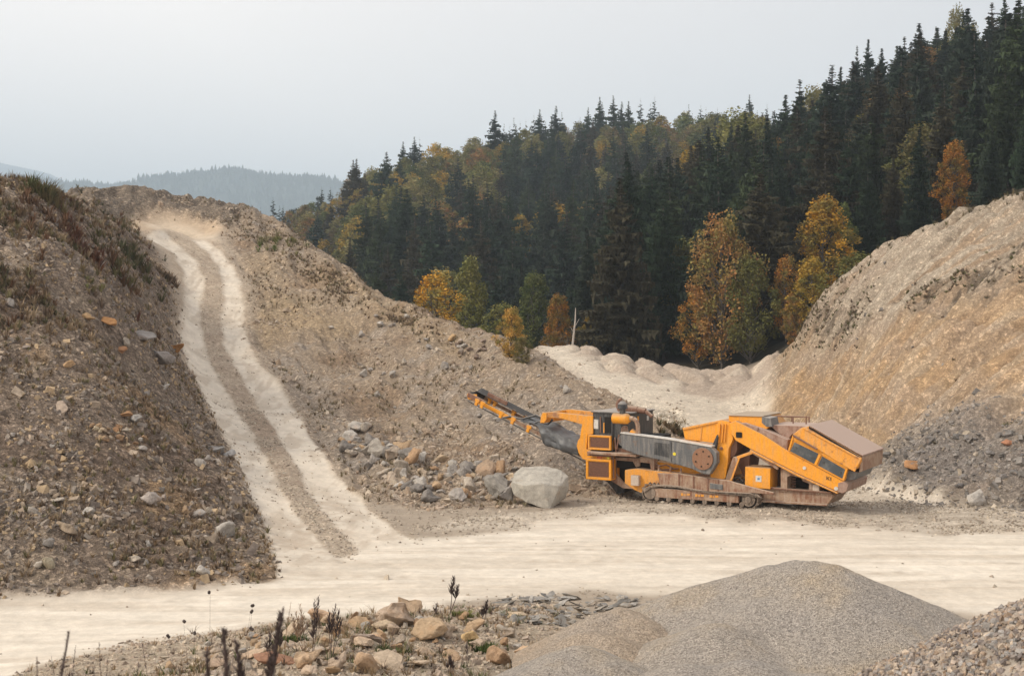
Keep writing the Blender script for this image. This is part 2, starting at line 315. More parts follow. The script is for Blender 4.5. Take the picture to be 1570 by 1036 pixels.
gm = fbm(u_, v_*.3, 1.1, 4, 41, .6)
Z += m_mid*(1-m_road)*(gm*.5-.28*np.abs(fbm(u_, v_*.22, 2.4, 3, 43))*2)*ss(56, 64, DD)
Z += m_ridge*(1-np.abs(fbm(X, Y*.4, 1.6, 3, 51))*2)*.55
bq = ((PX-880)/60+fbm(X, Y, 12, 4, 61, .6)*1.5) % 1.0; bm = np.clip(1-np.abs(2*bq-1)**2.2, 0, 1)
Z += m_berm*(1-m_farroad*.85)*ss(108, 117, DD)*(bm*(.85+.8*fbm(X, Y, 12, 2, 66))-.25+.4*n_med)
Z += m_berm*(fbm(X*.4+Y*.5, Y-X*.6, 2.2, 3, 62)*.16)
Z += m_sand*(.5*np.abs(np.sin((PX-195)/38))+.1*n_med)
Z -= blur(m_rut, 3, 3)*(1-m_road)*ss(46, 60, DD)*.11*(1+.5*fbm(X, Y, .9, 3, 71)); Z += (m_track-m_rut).clip(0, 1)*(.03*ss(48, 60, DD)+.07*n_med)
Z += m_yard*(.07*n_med+.05*fbm(X, Y, .5, 3, 72))
Z += m_road*(.035*fbm(X*.3, Y, 1.6, 3, 73)+.006*fbm(X*.12, Y, .3, 2, 74)+.015*fbm(X, Y, .4, 2, 75))
Z -= m_rut2*.05
Z += forest*n_big*.6
# soil colours (albedo)
def lerp(a, b, m): return a+(b-a)*m[..., None]
v3 = lambda *a: np.array(a, float)
colr = np.ones(Z.shape+(3,))*v3(.34, .285, .225)
nA = fbm(X, Y, 5, 4, 81)*.5+.5; nB = fbm(X, Y, 1.2, 4, 82, .6)*.5+.5; nC_ = fbm(X, Y, .3, 3, 83, .6)*.5+.5
colr = lerp(colr, v3(.33, .262, .195), m_mid)
colr = lerp(colr, v3(.25, .175, .115), m_mid*ss(.52, .72, nA)*.7)
colr = lerp(colr, v3(.34, .30, .26), m_mid*ss(.55, .75, nB)*.6)
colr = lerp(colr, v3(.33, .29, .25), np.clip(m_grey, 0, 1)*.5)
colr = lerp(colr, v3(.40, .30, .185), np.clip(m_tan, 0, 1)*(.45+.4*nB))
colr = lerp(colr, v3(.255, .20, .155), m_bank)
colr = lerp(colr, v3(.19, .14, .105), m_bank*ss(.48, .68, nA)*.7)
colr = lerp(colr, v3(.33, .265, .20), m_bank*ss(.56, .74, nB)*.75)
colr = lerp(colr, v3(.37, .25, .145), m_bank*ss(.62, .78, fbm(X, Y, 3.2, 4, 84)*.5+.5)*.7)
colr = lerp(colr, v3(.25, .205, .16), m_ridge)
colr = lerp(colr, v3(.46, .36, .26), m_sand); m_head = region([(222, 352), (250, 346), (330, 362), (352, 384), (318, 392), (262, 378)], 110, 142, 3)
colr = lerp(colr, v3(.58, .49, .38), m_head*.8)
colr = lerp(colr, v3(.45, .375, .29), m_track*.75)
colr = lerp(colr, v3(.345, .27, .205), (m_track-m_rut).clip(0, 1)*(.35+.65*ss(.38, .62, nB))*(.9-.4*ss(75, 105, DD))*ss(46, 60, DD))
colr = lerp(colr, v3(.40, .33, .265), m_berm)
colr = lerp(colr, v3(.54, .47, .38), m_berm*ss(.52, .68, fbm(X*.5+Y*.5, Y-X, 3.5, 3, 68)*.5+.5)*.7)
colr = lerp(colr, v3(.60, .535, .44), np.clip(m_farroad*(.6+.5*nB), 0, 1))
colr = lerp(colr, v3(.37, .31, .24), m_cliff)
colr = lerp(colr, v3(.44, .29, .155), np.clip(m_ctan, 0, 1)*(.55+.45*nA))
stc = fbm(X*.16+Z0*.05, Y, .9, 4, 88, .6)*.5+.5
colr = lerp(colr, v3(.33, .225, .14), m_cliff*ss(.52, .72, stc)*.6)
colr = lerp(colr, v3(.50, .43, .34), m_cliff*ss(.48, .3, stc)*.4)
colr = lerp(colr, v3(.29, .215, .15), gul*.55)  # darker tone along the carved gully lines
str_ = fbm(X*.3, Y*.3+Z0*1.6, 2.0, 3, 89)*.5+.5
colr = lerp(colr, v3(.38, .30, .23), m_cliff*ss(.55, .7, str_)*.5)
colr = lerp(colr, v3(.225, .20, .182), np.clip(m_cgrey, 0, 1)*ss(.25, .5, nA+.15)*.95)
colr = lerp(colr, v3(.15, .12, .09), np.clip(m_cveg, 0, 1)*ss(.45, .6, nC_*.6+nB*.4))
colr = lerp(colr, v3(.47, .41, .335), m_yard)
colr = lerp(colr, v3(.29, .245, .195), m_yard*ss(.5, .68, fbm(X*.4, Y, 1.0, 4, 85)*.5+.5)*.55*ss(860, 1000, PX))
pale = np.clip(m_road+m_rut+m_rut2*.6, 0, 1)
colr = lerp(colr, v3(.66, .60, .51), pale*(.85+.15*nB))
st = fbm(X*.12, Y, .8, 4, 86, .6)*.5+.5
colr = lerp(colr, v3(.51, .45, .37), m_road*ss(.46, .74, st)*.55)
st2 = fbm(X*.05+Y*.02, Y, .28, 3, 87, .6)*.5+.5
colr = lerp(colr, v3(.50, .425, .34), m_road*ss(.48, .75, st2)*.4)
st3 = fbm(X*1.0, Y*.22, .5, 3, 90, .6)*.5+.5
colr = lerp(colr, v3(.46, .39, .31), m_rut*(1-m_road)*ss(.48, .70, st3)*.7)
tm = 0
for k_, (y0_, am, ph, gs) in enumerate(((40.6, .8, 0, 1), (42.8, .8, .1, 1), (44.9, 1.2, 1.0, -1), (47.0, 1.2, 1.1, -1), (49.5, .6, 2, 1), (51.6, .6, 2.1, 1), (43.7, 2.0, 3.5, 1), (46.0, 2.0, 3.6, 1))):
    dd_ = np.abs(Y-(y0_+am*np.sin(X/17+ph)+gs*X*.035)); tm = np.maximum(tm, ss(.30, .10, dd_)*ss(.40, .60, fbm(X, Y, 5, 3, 120+k_//2)*.5+.5)*(.55+.45*np.sin(X*9+k_)))
colr = lerp(colr, v3(.47, .40, .32), m_road*tm*.6)
jx = ss(110, 30, np.hypot((PX-480), (PY-815)*1.2))
colr = lerp(colr, v3(.43, .36, .285), jx*ss(.40, .62, nC_*.5+nB*.5)*.85)
colr = lerp(colr, v3(.72, .665, .575), m_road*ss(.5, .3, st)*.5)
colr = lerp(colr, v3(.40, .33, .25), near*(1-m_road)*.9)
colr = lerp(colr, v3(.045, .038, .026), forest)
colr *= (.90+.2*nC_)[..., None]
roughA = np.clip(rough+.25*m_yard+.35*(m_track-m_rut).clip(0, 1)+.3*m_berm, 0, 1)
roughA = roughA*(1-.3*m_cliff*(1-.6*np.clip(m_cgrey, 0, 1)))*(1-.15*m_mid)
roughA = np.clip(roughA*(1-.95*pale)+.04, 0, 1)
def terrain_mat():
    m, t, b = mat_base('earth'); v = coords(t, 'Object')
    a = nd(t, 'ShaderNodeAttribute'); a.attribute_name = 'tint'
    ra = a.outputs['Alpha']
    n1 = noisen(t, v, .9, 6, .62); n2 = noisen(t, v, 5, 6, .7); n3 = noisen(t, v, 28, 4, .7)
    vor = voron(t, v, 5.5, 'F1', 'Color'); bw = t.nodes.new('ShaderNodeSeparateColor'); t.links.new(vor, bw.inputs[0])
    vor2 = voron(t, v, 16, 'F1', 'Color'); bw2 = t.nodes.new('ShaderNodeSeparateColor'); t.links.new(vor2, bw2.inputs[0])
    hi = mul(t, ramp(t, n2, ((.3, .62), (.5, 1.0), (.72, 1.42))), ramp(t, n3, ((.3, .75), (.7, 1.28))))
    hi = mul(t, hi, ramp(t, bw.outputs[0], ((.0, .8), (.75, 1.0), (.93, 1.5))))
    hi = mul(t, hi, ramp(t, bw2.outputs[0], ((.0, .72), (.7, 1.0), (.95, 1.55))))
    lo = mul(t, ramp(t, n2, ((.3, .95), (.7, 1.05))), ramp(t, n3, ((.3, .96), (.7, 1.04))))
    c_ = mul(t, a.outputs['Color'], mul(t, lo, hi, ra, 'MIX'))
    c_ = mul(t, c_, ramp(t, n1, ((.3, .9), (.7, 1.1))))
    t.links.new(c_, b.inputs['Base Color']); b.inputs['Roughness'].default_value = .95; b.inputs['Specular IOR Level'].default_value = .15
    vd = voron(t, v, 5.5); vd2 = voron(t, v, 16)
    hh = mul(t, n2, vd, .5, 'MIX'); hh = mul(t, hh, vd2, .35, 'MIX'); hh = mul(t, hh, n3, .3, 'MIX')
    n = nd(t, 'ShaderNodeBump'); n.inputs['Distance'].default_value = .35; t.links.new(hh, n.inputs['Height'])
    t.links.new(ramp(t, ra, ((0.0, .12), (1.0, .95))), n.inputs['Strength']); t.links.new(n.outputs[0], b.inputs['Normal'])
    return m
M_EARTH = terrain_mat()
VV = np.stack([X, Y, Z], -1); CC = np.concatenate([colr, roughA[..., None]], -1)
ids = np.zeros((nR-1, nC-1), int)                     # which named piece each face belongs to
def fm(m): return .25*(m[1:, 1:]+m[:-1, 1:]+m[1:, :-1]+m[:-1, :-1])
fD = fm(DD)
ids[fm(m_bank) > .5] = 2; ids[(fm(m_mid) > .5)] = 3; ids[fm(m_ridge) > .5] = 3; ids[fm(np.clip(m_cliff, 0, 1)) > .5] = 4
ids[fm(m_berm) > .5] = 5; ids[fm(np.clip(m_track, 0, 1)) > .5] = 1; ids[fm(m_farroad) > .5] = 6; ids[fm(m_road) > .5] = 1
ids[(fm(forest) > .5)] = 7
def carve(name, k, label, cat=None):
    fi = np.argwhere(ids == k); i, j = fi[:, 0], fi[:, 1]
    q = np.stack([i*nC+j, i*nC+j+1, (i+1)*nC+j+1, (i+1)*nC+j], 1)
    u, inv = np.unique(q.ravel(), return_inverse=True)
    me = mesh_np(name, VV.reshape(-1, 3)[u], inv.reshape(q.shape), M_EARTH, True, CC.reshape(-1, 4)[u])
    return tag(new_obj(name, me), label, cat, kind='structure')
carve('ground', 0, 'pale dusty quarry floor and stony verge beside the road', 'ground')
carve('road', 1, 'pale limestone haul road with two wheel ruts climbing the hill', 'road')
carve('hillside', 2, 'dark scrubby earth bank beside the climbing track', 'bank')
carve('hill', 3, 'bare grey brown spoil hill behind the crusher conveyor', 'hill')
carve('cliff', 4, 'steep tan cut face of earth and grey rock', 'cliff')
carve('terrain', 5, 'humped pale sand berm at the foot of the forest', 'sand bank')
carve('path', 6, 'pale dusty access road behind the crusher', 'road')
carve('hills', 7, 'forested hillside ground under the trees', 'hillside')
# lookups: first visible ground point under a photo pixel; height at a spot
PYf = HY+(H-Z)*F/DD
def hit(px, py, d0=20):
    j = int(np.clip(np.searchsorted(pxs, px), 0, nC-1)); col = PYf[:, j]; i0 = np.searchsorted(ds, d0)
    w_ = np.nonzero(col[i0:] <= py)[0]
    i = i0+(w_[0] if len(w_) else len(col)-i0-1)
    return Vector((X[i, j], Y[i, j], Z[i, j]))
def ground_z(x, y):
    px = CX+x/y*F; j = np.clip(np.searchsorted(pxs, px), 0, nC-1); i = np.clip(np.searchsorted(ds, y), 0, nR-1)
    return Z[i, j]
# ------------------------------------------------------------------ trees
def leaf_mat(name, vary=.35, second=None):
    m, t, b = mat_base(name)
    oi = t.nodes.new('ShaderNodeObjectInfo'); v = coords(t, 'Object')
    n1 = noisen(t, v, .35, 3, .6); n2 = noisen(t, v, 2.2, 3, .6)
    c = oi.outputs['Color']
    if second: c = mul(t, c, second, ramp(t, n1, ((.40, 0.0), (.58, .8))), 'MIX')
    c = mul(t, c, ramp(t, n2, ((.3, 1-vary), (.7, 1+vary))))
    c = mul(t, c, ramp(t, oi.outputs['Random'], ((0, .78), (1, 1.22))))
    t.links.new(c, b.inputs['Base Color']); b.inputs['Roughness'].default_value = .75; b.inputs['Specular IOR Level'].default_value = .25
    return m
M_NEEDLE = leaf_mat('needles', .4)
M_LEAF = leaf_mat('leaves', .3, (.14, .15, .04))
M_BARK, t, b = mat_base('bark'); v = coords(t, 'Object', (3, 3, .6))
t.links.new(ramp(t, noisen(t, v, 3, 4), ((.3, (.07, .058, .048)), (.7, (.17, .15, .13)))), b.inputs['Base Color']); b.inputs['Roughness'].default_value = .9
def tube_np(path, rad, k=6):
    path = np.array(path, float); V = []; n = len(path)
    for i in range(n):
        d = path[min(i+1, n-1)]-path[max(i-1, 0)]; d /= (np.linalg.norm(d)+1e-9)
        a = np.cross(d, (0, 0, 1) if abs(d[2]) < .9 else (1, 0, 0)); a /= np.linalg.norm(a); b_ = np.cross(d, a)
        for j in range(k):
            t_ = 2*math.pi*j/k; V.append(path[i]+rad[i]*(a*math.cos(t_)+b_*math.sin(t_)))
    Q = [[i*k+j, i*k+(j+1) % k, (i+1)*k+(j+1) % k, (i+1)*k+j] for i in range(n-1) for j in range(k)]
    return np.array(V), np.array(Q)
def join_np(parts):
    V = []; Q = []; o = 0
    for v_, q in parts: V.append(v_); Q.append(q+o); o += len(v_)
    return np.concatenate(V), np.concatenate(Q)
def conifer(seed, Ht=20, Rm=3.6, levels=40, per=7, st=8, droop=.35, sparse=0.0, bare=.08, hang=2.0):
    r = np.random.default_rng(seed); T = []                  # triangles
    lean = r.normal(0, .15, 2)
    for i in range(levels):
        fi_ = i
        for k_ in range(per if i < levels*.8 else max(4, per-2)):
            f = bare+(1-bare)*(1-(1-min(.999, (fi_+r.random()*1.2)/levels))**1.12)
            if f > .996: continue
            zc = f*Ht; env = Rm*((1-f)**.86)*min(1, .45+3*(1-f))*(.55+.45*min(1, (f-bare)/.12))
            if r.random() < sparse: continue
            a = r.random()*6.283; Lb = env*(.5+.72*r.random())+.04
            ca, sa = math.cos(a), math.sin(a); dr = droop*(1.15-f)*(.7+.6*r.random())
            s = (np.arange(st)+.5)/st; wd = Lb*.36*(1.15-s)*(.75+.5*r.random(st))+.03
            rr = s*Lb; zz = zc+.55*Lb*s*(f-.72)*(f > .72)*3-dr*Lb*(s**1.2)+.18*Lb*s**3
            for sgn in (-1, 1):
                bx, by = ca*rr, sa*rr
                fw = .55*wd
                tx = bx+ca*fw-sa*sgn*wd; ty = by+sa*fw+ca*sgn*wd; tz = zz-wd*.25-r.random(st)*.12*Lb*.4
                seg = Lb/st*.85
                a0 = np.stack([bx-ca*seg*.5, by-sa*seg*.5, zz+.03], 1); a1 = np.stack([bx+ca*seg*.7, by+sa*seg*.7, zz], 1)
                T.append(np.stack([a0, a1, np.stack([tx, ty, tz], 1)], 1))
            hg = (.22+.30*r.random(st))*min(1.2, .03+.55*Lb)*hang*(.5 if f > .85 else 1); ox = r.normal(0, .12, st); oy = r.normal(0, .12, st)
            a0 = np.stack([bx-ca*seg*.7, by-sa*seg*.7, zz+.06], 1); a1 = np.stack([bx+ca*seg*.9, by+sa*seg*.9, zz], 1)
            T.append(np.stack([a0, a1, np.stack([bx+ca*seg*.3+ox, by+sa*seg*.3+oy, zz-hg], 1)], 1))
            ww = .16+.2*Lb*(1-s); px_ = -sa*ww*r.choice([-1, 1], st); py_ = ca*ww
            T.append(np.stack([a0+np.stack([px_, py_, ww*0], 1), a1-np.stack([px_, py_, ww*0], 1), np.stack([bx+ox, by+oy, zz-hg*.8], 1)], 1))
    T = np.concatenate(T); T[:, :, 0] += lean[0]*T[:, :, 2]/Ht; T[:, :, 1] += lean[1]*T[:, :, 2]/Ht
    V = T.reshape(-1, 3); Q = np.arange(len(V)).reshape(-1, 3)
    zs = np.linspace(-1.5, Ht*.99, 7); tv = tube_np([(lean[0]*q/Ht, lean[1]*q/Ht, q) for q in zs], [Ht*.008*(1-.92*max(q, 0)/Ht)+.02 for q in zs])
    return (V, Q), tv
def broadleaf(seed, Ht=14, Rx=3.6, clumps=46, leaves=130, size=.30, low=.18, upright=.5):
    r = np.random.default_rng(seed); br = []; cen = []
    zs = np.linspace(-1, Ht*.8, 6); bend = r.normal(0, .35, 2)
    tp = [(bend[0]*(q/Ht)**2*2, bend[1]*(q/Ht)**2*2, q) for q in zs]
    br.append(tube_np(tp, [Ht*.013*(1-.8*max(q, 0)/Ht) for q in zs], 6))
    for i in range(clumps):
        f = low+(1-low)*((i+r.random())/clumps); a = i*2.4+r.random()*.9
        env = Rx*(.62+.62*r.random())*math.sin(math.pi*min(1, max(.07, (f-low*.6)/(1.04-low*.6)))**.85)**.75
        rad = env*(.35+.65*r.random()**.6)
        c_ = np.array([math.cos(a)*rad, math.sin(a)*rad, f*Ht]); cen.append((c_, .5+.55*r.random()))
        z0 = max(.05*Ht, c_[2]-rad*(.7+upright)); p0 = np.array([tp[0][0], 0, z0])
        mid = (p0+c_)/2+np.array([0, 0, -.12*rad])
        br.append(tube_np([p0, mid, c_], [.05+.006*Ht, .045, .015], 4))
    P_ = []; 
    for c_, s_ in cen:
        n = int(leaves*(.6+.8*s_)); d = r.normal(size=(n, 3)); d /= np.linalg.norm(d, axis=1)[:, None]
        p = c_+d*(r.random((n, 1))**.45)*np.array([Rx*.30, Rx*.30, Rx*.24+.1])*s_*1.25
        P_.append(p)
    P_ = np.concatenate(P_); n = len(P_)
    a = r.normal(size=(n, 3)); a /= np.linalg.norm(a, axis=1)[:, None]; a[:, 2] *= .6
    b_ = np.cross(a, r.normal(size=(n, 3))); b_ /= np.linalg.norm(b_, axis=1)[:, None]
    s = size*(.6+.8*r.random((n, 1)))
    V = np.stack([P_-a*s*.5, P_+b_*s*.32, P_+a*s*.5, P_-b_*s*.32], 1).reshape(-1, 3)
    return (V, np.arange(len(V)).reshape(-1, 4)), join_np(br)
def tree_meshes(gen, mat, name):
    (cv, cq), (tv, tq) = gen
    return mesh_np(name+'_crown', cv, cq, mat), mesh_np(name+'_trunk', tv, tq, M_BARK)
CON = [tree_meshes(conifer(s, 20, R_, lv, pr, 8, dr, sp), M_NEEDLE, 'spruce') for s, R_, lv, pr, dr, sp in
       ((1, 3.9, 40, 8, .35, 0), (2, 4.4, 38, 8, .28, .05), (3, 3.4, 42, 8, .45, .05), (4, 4.0, 36, 7, .2, .15), (5, 4.7, 38, 9, .3, .0), (6, 3.0, 38, 7, .35, .25))]
FAR = [tree_meshes(conifer(s, 20, R_, 34, 7, 5, dr, .08), M_NEEDLE, 'far_spruce') for s, R_, dr in ((11, 4.2, .3), (12, 4.9, .25), (13, 3.8, .4), (14, 4.5, .3))]
BRD = [tree_meshes(broadleaf(s, 14, rx, cl, lv, .34, lo), M_LEAF, 'beech') for s, rx, cl, lv, lo in
       ((21, 3.4, 60, 120, .12), (22, 4.2, 56, 130, .16), (23, 3.0, 60, 110, .08), (24, 3.8, 44, 100, .2), (25, 4.6, 60, 130, .14))]
BFR = [tree_meshes(broadleaf(s, 14, rx, 40, 60, .6, .12), M_LEAF, 'far_beech') for s, rx in ((31, 4.2), (32, 5.0), (33, 4.6))]
TREES = []                                              # (kind, pool, variant, x, y, z, height, tint, label, group)
def put_tree(kind, pool, x, y, zz, h, tint, label, group=None, wide=1.0, rot=None, sink=.3):
    base = 20.0 if kind == 'spruce_tree' else 14.0
    root = bpy.data.objects.new(kind, None); COL.objects.link(root)
    root.location = (x, y, zz-sink); s = h/base; root.scale = (s*wide, s*wide, s)
    root.rotation_euler = (0, 0, random.random()*6.28 if rot is None else rot)
    cm, tm = pool[random.randrange(len(pool))] if isinstance(pool, list) else pool
    cr_ = new_obj('crown', cm, root); cr_.color = (*tint, 1); new_obj('trunk', tm, root)
    tag(root, label, 'conifer' if kind == 'spruce_tree' else 'tree', group); return root
D_GREEN = [(.025, .046, .022), (.019, .036, .020), (.036, .054, .022), (.026, .040, .024), (.052, .046, .024)]
FALL = {'olive': (.17, .155, .04), 'yellow': (.44, .27, .035), 'orange': (.50, .205, .03), 'russet': (.34, .165, .055), 'pale': (.28, .235, .09), 'gold': (.62, .32, .03), 'brown': (.23, .155, .075), 'green': (.08, .11, .03)}
def depth_at(px, py, d0):                                # on the bare slope, the depth whose ground sits at that picture row
    return hit(px, py, d0)
# trees placed one by one: (px, base row, top row, distance, kind, colour, label, width)
HERO = [
 (1107, 578, 335, 141, 'b', 'russet', 'broad turning beech with orange brown top at the forest edge behind the berm', .72, 4),
 (1150, 585, 395, 138, 'b', 'olive', 'olive green beech beside the orange topped one behind the berm', .85, 1),
 (1070, 572, 440, 144, 'b', 'orange', 'ragged small orange leaved tree low beside the olive beech', .8, 3),
 (1262, 500, 305, 146, 'b', 'gold', 'bright golden yellow beech, the most vivid tree of the forest edge', 1.02, 1),
 (1293, 470, 312, 150, 'b', 'green', 'green leaved beech touching the golden one on the forest edge', .7, 2),
 (1205, 560, 392, 139, 'b', 'orange', 'thin tree with yellow orange tufts between the olive beech and the golden beech', .62, 3),
 (1215, 590, 450, 134, 'b', 'russet', 'brown leaved sapling against the lower edge of the cut face', .8, 2),
 (1245, 540, 395, 134, 'b', 'yellow', 'yellow green bushy tree just above the cliff edge under the golden beech', .95, 0),
 (1322, 462, 388, 128, 'b', 'olive', 'low olive brown bush leaning over the cliff crest', 1.5, 4),
 (1463, 350, 218, 150, 'b', 'orange', 'amber orange beech standing alone above the cliff crest', .8, 0),
 (855, 552, 452, 150, 'b', 'orange', 'small orange round headed tree beside the bare grey stem', .78, 0),
 (903, 548, 478, 152, 'b', 'yellow', 'low yellow orange tree on the other side of the bare stem', .75, 2),
 (668, 515, 418, 150, 'b', 'gold', 'golden spreading bush tree rising behind the spoil hill crest', 1.15, 3),
 (722, 520, 396, 165, 'b', 'olive', 'tall yellow green tree just beyond the golden bush tree', .75, 2),
 (818, 535, 420, 172, 'b', 'green', 'muted green broadleaf between the two orange edge trees', 1.0, 0),
 (770, 520, 465, 160, 'b', 'olive', 'low russet green shrub tree above the hill crest', 1.2, 3),
 (1018, 572, 285, 152, 'c', 0, 'tallest dark spruce standing in front at the foot of the forest', 1.15, 4),
 (960, 560, 330, 156, 'c', 1, 'dark spruce next to the tallest front spruce at the forest foot', 1.2, 0),
 (905, 552, 345, 162, 'c', 3, 'brown tinged dense spruce at the corner where the near forest ends', 1.35, 2),
 (1055, 570, 360, 158, 'c', 2, 'dark spruce half hidden behind the turning beech', 1.1, 1),
 (1185, 560, 245, 165, 'c', 1, 'tall dark spruce rising between the olive beech and the golden beech', 1.15, 3),
 (1140, 560, 270, 172, 'c', 0, 'dark spruce directly behind the orange topped beech', 1.1, 4),
 (1225, 480, 265, 170, 'c', 2, 'slender dark spruce close behind the golden beech', 1.0, 5),
 (1330, 425, 250, 150, 'c', 0, 'dark spruce on the cliff crest next to the green beech', 1.1, 1),
 (1405, 385, 190, 145, 'c', 1, 'dark spruce with a bare pale lower trunk on the cliff crest', 1.1, 2),
 (1370, 405, 235, 152, 'c', 4, 'rusty dark spruce on the cliff crest beside the bare trunked one', 1.1, 0),
 (1520, 345, 190, 142, 'c', 3, 'dark spruce right of the amber beech above the cliff', 1.2, 4),
 (1575, 330, 150, 140, 'c', 0, 'dark spruce at the cropped edge of the view above the cliff', 1.2, 0),
 (1435, 360, 230, 165, 'c', 2, 'dark spruce close behind the amber beech', 1.1, 3),
 (580, 440, 400, 215, 'c', 2, 'small dark spruce showing just above the spoil hill crest', 1.4, 1),
 (615, 460, 410, 205, 'c', 1, 'broad low spruce behind the spoil hill crest', 1.5, 4),
 (760, 530, 415, 190, 'c', 1, 'mid green spruce behind the low russet shrub tree', 1.3, 2),
 (800, 532, 400, 200, 'c', 3, 'spruce standing between the tall yellow green tree and the muted broadleaf', 1.3, 0),
 (875, 545, 425, 185, 'c', 0, 'dark spruce directly behind the small orange tree', 1.3, 3),
 # skyline
 (1540, 205, 18, 255, 'c', 3, 'dark spruce whose tip nearly reaches the upper edge of the picture', 1.2, 1),
 (1517, 200, 22, 262, 'c', 3, 'dark skyline spruce next to the highest one', 1.1, 0),
 (1568, 200, 30, 250, 'c', 3, 'dark skyline spruce cut by the side of the picture', 1.2, 4),
 (1437, 205, 38, 275, 'c', 3, 'dark layered skyline spruce left of the thin pale tree', 1.1, 5),
 (1465, 190, 14, 272, 'b', 'pale', 'thin pale half bare tree poking above the skyline spruces', .5, 3),
 (1492, 190, 38, 270, 'b', 'pale', 'second thin pale tree on the skyline, shorter', .4, 3),
 (1425, 200, 78, 268, 'b', 'russet', 'rusty brown broadleaf on the skyline below the layered spruce', 1.0, 1),
 (1395, 230, 62, 282, 'c', 3, 'rounded dark skyline spruce in the upper forest', 1.2, 4),
 (1330, 250, 58, 296, 'c', 1, 'pointed dark spruce topping the middle knoll of the skyline', 1.15, 0),
 (1314, 255, 68, 296, 'c', 1, 'dark spruce just beside the knoll top spruce', 1.0, 3),
 (1350, 250, 72, 294, 'c', 1, 'blunt dark spruce closing the knoll on the skyline', 1.2, 4),
 (1290, 270, 100, 300, 'c', 1, 'dark spruce stepping down from the skyline knoll', 1.2, 1),
 (1268, 290, 122, 302, 'c', 1, 'lower dark spruce further down from the knoll', 1.2, 0),
 (1248, 300, 140, 302, 'b', 'pale', 'small straw yellow tree on the skyline notch', .9, 1),
 (1225, 310, 148, 300, 'c', 1, 'dark spruce beside the straw yellow skyline tree', 1.2, 2),
 (1190, 330, 166, 300, 'c', 1, 'layered dark spruce where the near forest drops on the skyline', 1.1, 5),
 (1137, 350, 178, 295, 'b', 'olive', 'large yellow olive broadleaf at the saddle of the skyline', 1.15, 4),
 (1160, 345, 190, 290, 'b', 'olive', 'second yellow olive broadleaf in the skyline saddle', 1.0, 1),
 (1060, 370, 232, 280, 'b', 'yellow', 'yellow green broadleaf among the spruces below the saddle', 1.0, 0),
 (1085, 345, 192, 300, 'c', 1, 'dark spruce left of the yellow olive saddle tree', 1.1, 0),
]
def tintc(i): return D_GREEN[i % 5]
def put_hero():
    for px, yb, yt, d, kd, colk, lab, wd, var in HERO:
        x = (px-CX)/F*d; zz = float(ground_z(x, d)); ztop = H+(HY-yt)/F*d; h = max(3.0, ztop-zz)
        if kd == 'b': put_tree('beech_tree', BRD[var], x, d, zz, h, FALL[colk], lab, None, wd*(1.0 if h > 9 else 1.2))
        else: put_tree('spruce_tree', CON[var], x, d, zz, h, tintc(colk), lab, None, min(1.22, wd*min(1.7, max(.95, 20/h))))
put_hero()
# the rest of the wood: sampled on the slopes, ranked by how much of each one shows
cand = []
hero_xy = np.array([((p[0]-CX)/F*p[3], p[3]) for p in HERO])
r = np.random.default_rng(5)
def near_ok(px, d): return px > 865+max(0, (d-150))*.9 and d < 310-(px < 1150)*20
yy = 147.0
while yy < 312:
    xx = (850-CX)/F*yy
    while xx < (1640-CX)/F*yy:
        x = xx+r.normal()*1.5; y = yy+r.normal()*1.5; px = CX+x/y*F
        if near_ok(px, y) and np.min(((hero_xy-(x, y))**2).sum(1)) > 9: cand.append([x, y, 'n'])
        xx += 7.3
    yy += 7.2
yy = 250.0
while yy < 600:
    xx = (380-CX)/F*yy
    while xx < (1180-CX)/F*yy:
        x = xx+r.normal()*2.2; y = yy+r.normal()*2.2; px = CX+x/y*F
        if not near_ok(px+12, y) and not (y < 430 and px < 470): cand.append([x, y, 'f'])
        xx += 8.6
    yy += 9.5
cand.sort(key=lambda q: q[1]); buf = np.full(1700, 2000.0)
j0 = np.arange(1700); PYmin = PYf[(ds > 30) & (ds < 145)].min(0); buf = np.minimum(buf, np.interp(j0, pxs, PYmin))
rank = []
for x, y, kk in cand:
    px = CX+x/y*F; zz = float(ground_z(x, y)); q = r.random()
    pale_zone = kk == 'f' and fbm(np.array([x]), np.array([y]), 70, 2, 7)[0]+(.28 if (430 < px < 760 and y > 330) else -.02) > .0
    bl = q < (.8 if pale_zone else (.13 if kk == 'f' else .08))
    h = (10+5*r.random()) if bl else ((14+8*r.random()) if kk == 'n' else (14+9*r.random()))
    if kk == 'f' and px < 540: h *= .62
    top = HY+(H-zz-h)*F/y; hw = (3.2 if bl else 2.3)*F/y
    a_, b_ = int(max(0, px-hw)), int(min(1699, px+hw))
    if b_ <= a_: continue
    vis = np.clip(buf[a_:b_]-(top+np.abs(np.arange(a_, b_)-px)*(.5 if bl else 2.0)), 0, 400)
    base = HY+(H-zz)*F/y
    buf[a_:b_] = np.where(np.abs(np.arange(a_, b_)-px) < hw*.8, np.minimum(buf[a_:b_], top+(base-top)*.35), buf[a_:b_])
    rank.append((vis.sum(), x, y, zz, h, bl, kk, px))
rank.sort(key=lambda q: -q[0])
ZONE = {('n', False): ('dark spruce in the close packed near wood above the quarry', 'spruces packed in the near wood'),
        ('n', True): ('autumn broadleaf scattered among the dark spruces of the near wood', 'broadleaf trees of the near wood'),
        ('f', False): ('bluish dark spruce on the farther slope beyond the spoil hill', 'spruces of the farther slope'),
        ('f', True): ('muted turning broadleaf on the farther slope beyond the spoil hill', 'broadleaf trees of the farther slope')}
cnt = {False: 0, True: 0}; rest = []
cap = {False: 262, True: 170}
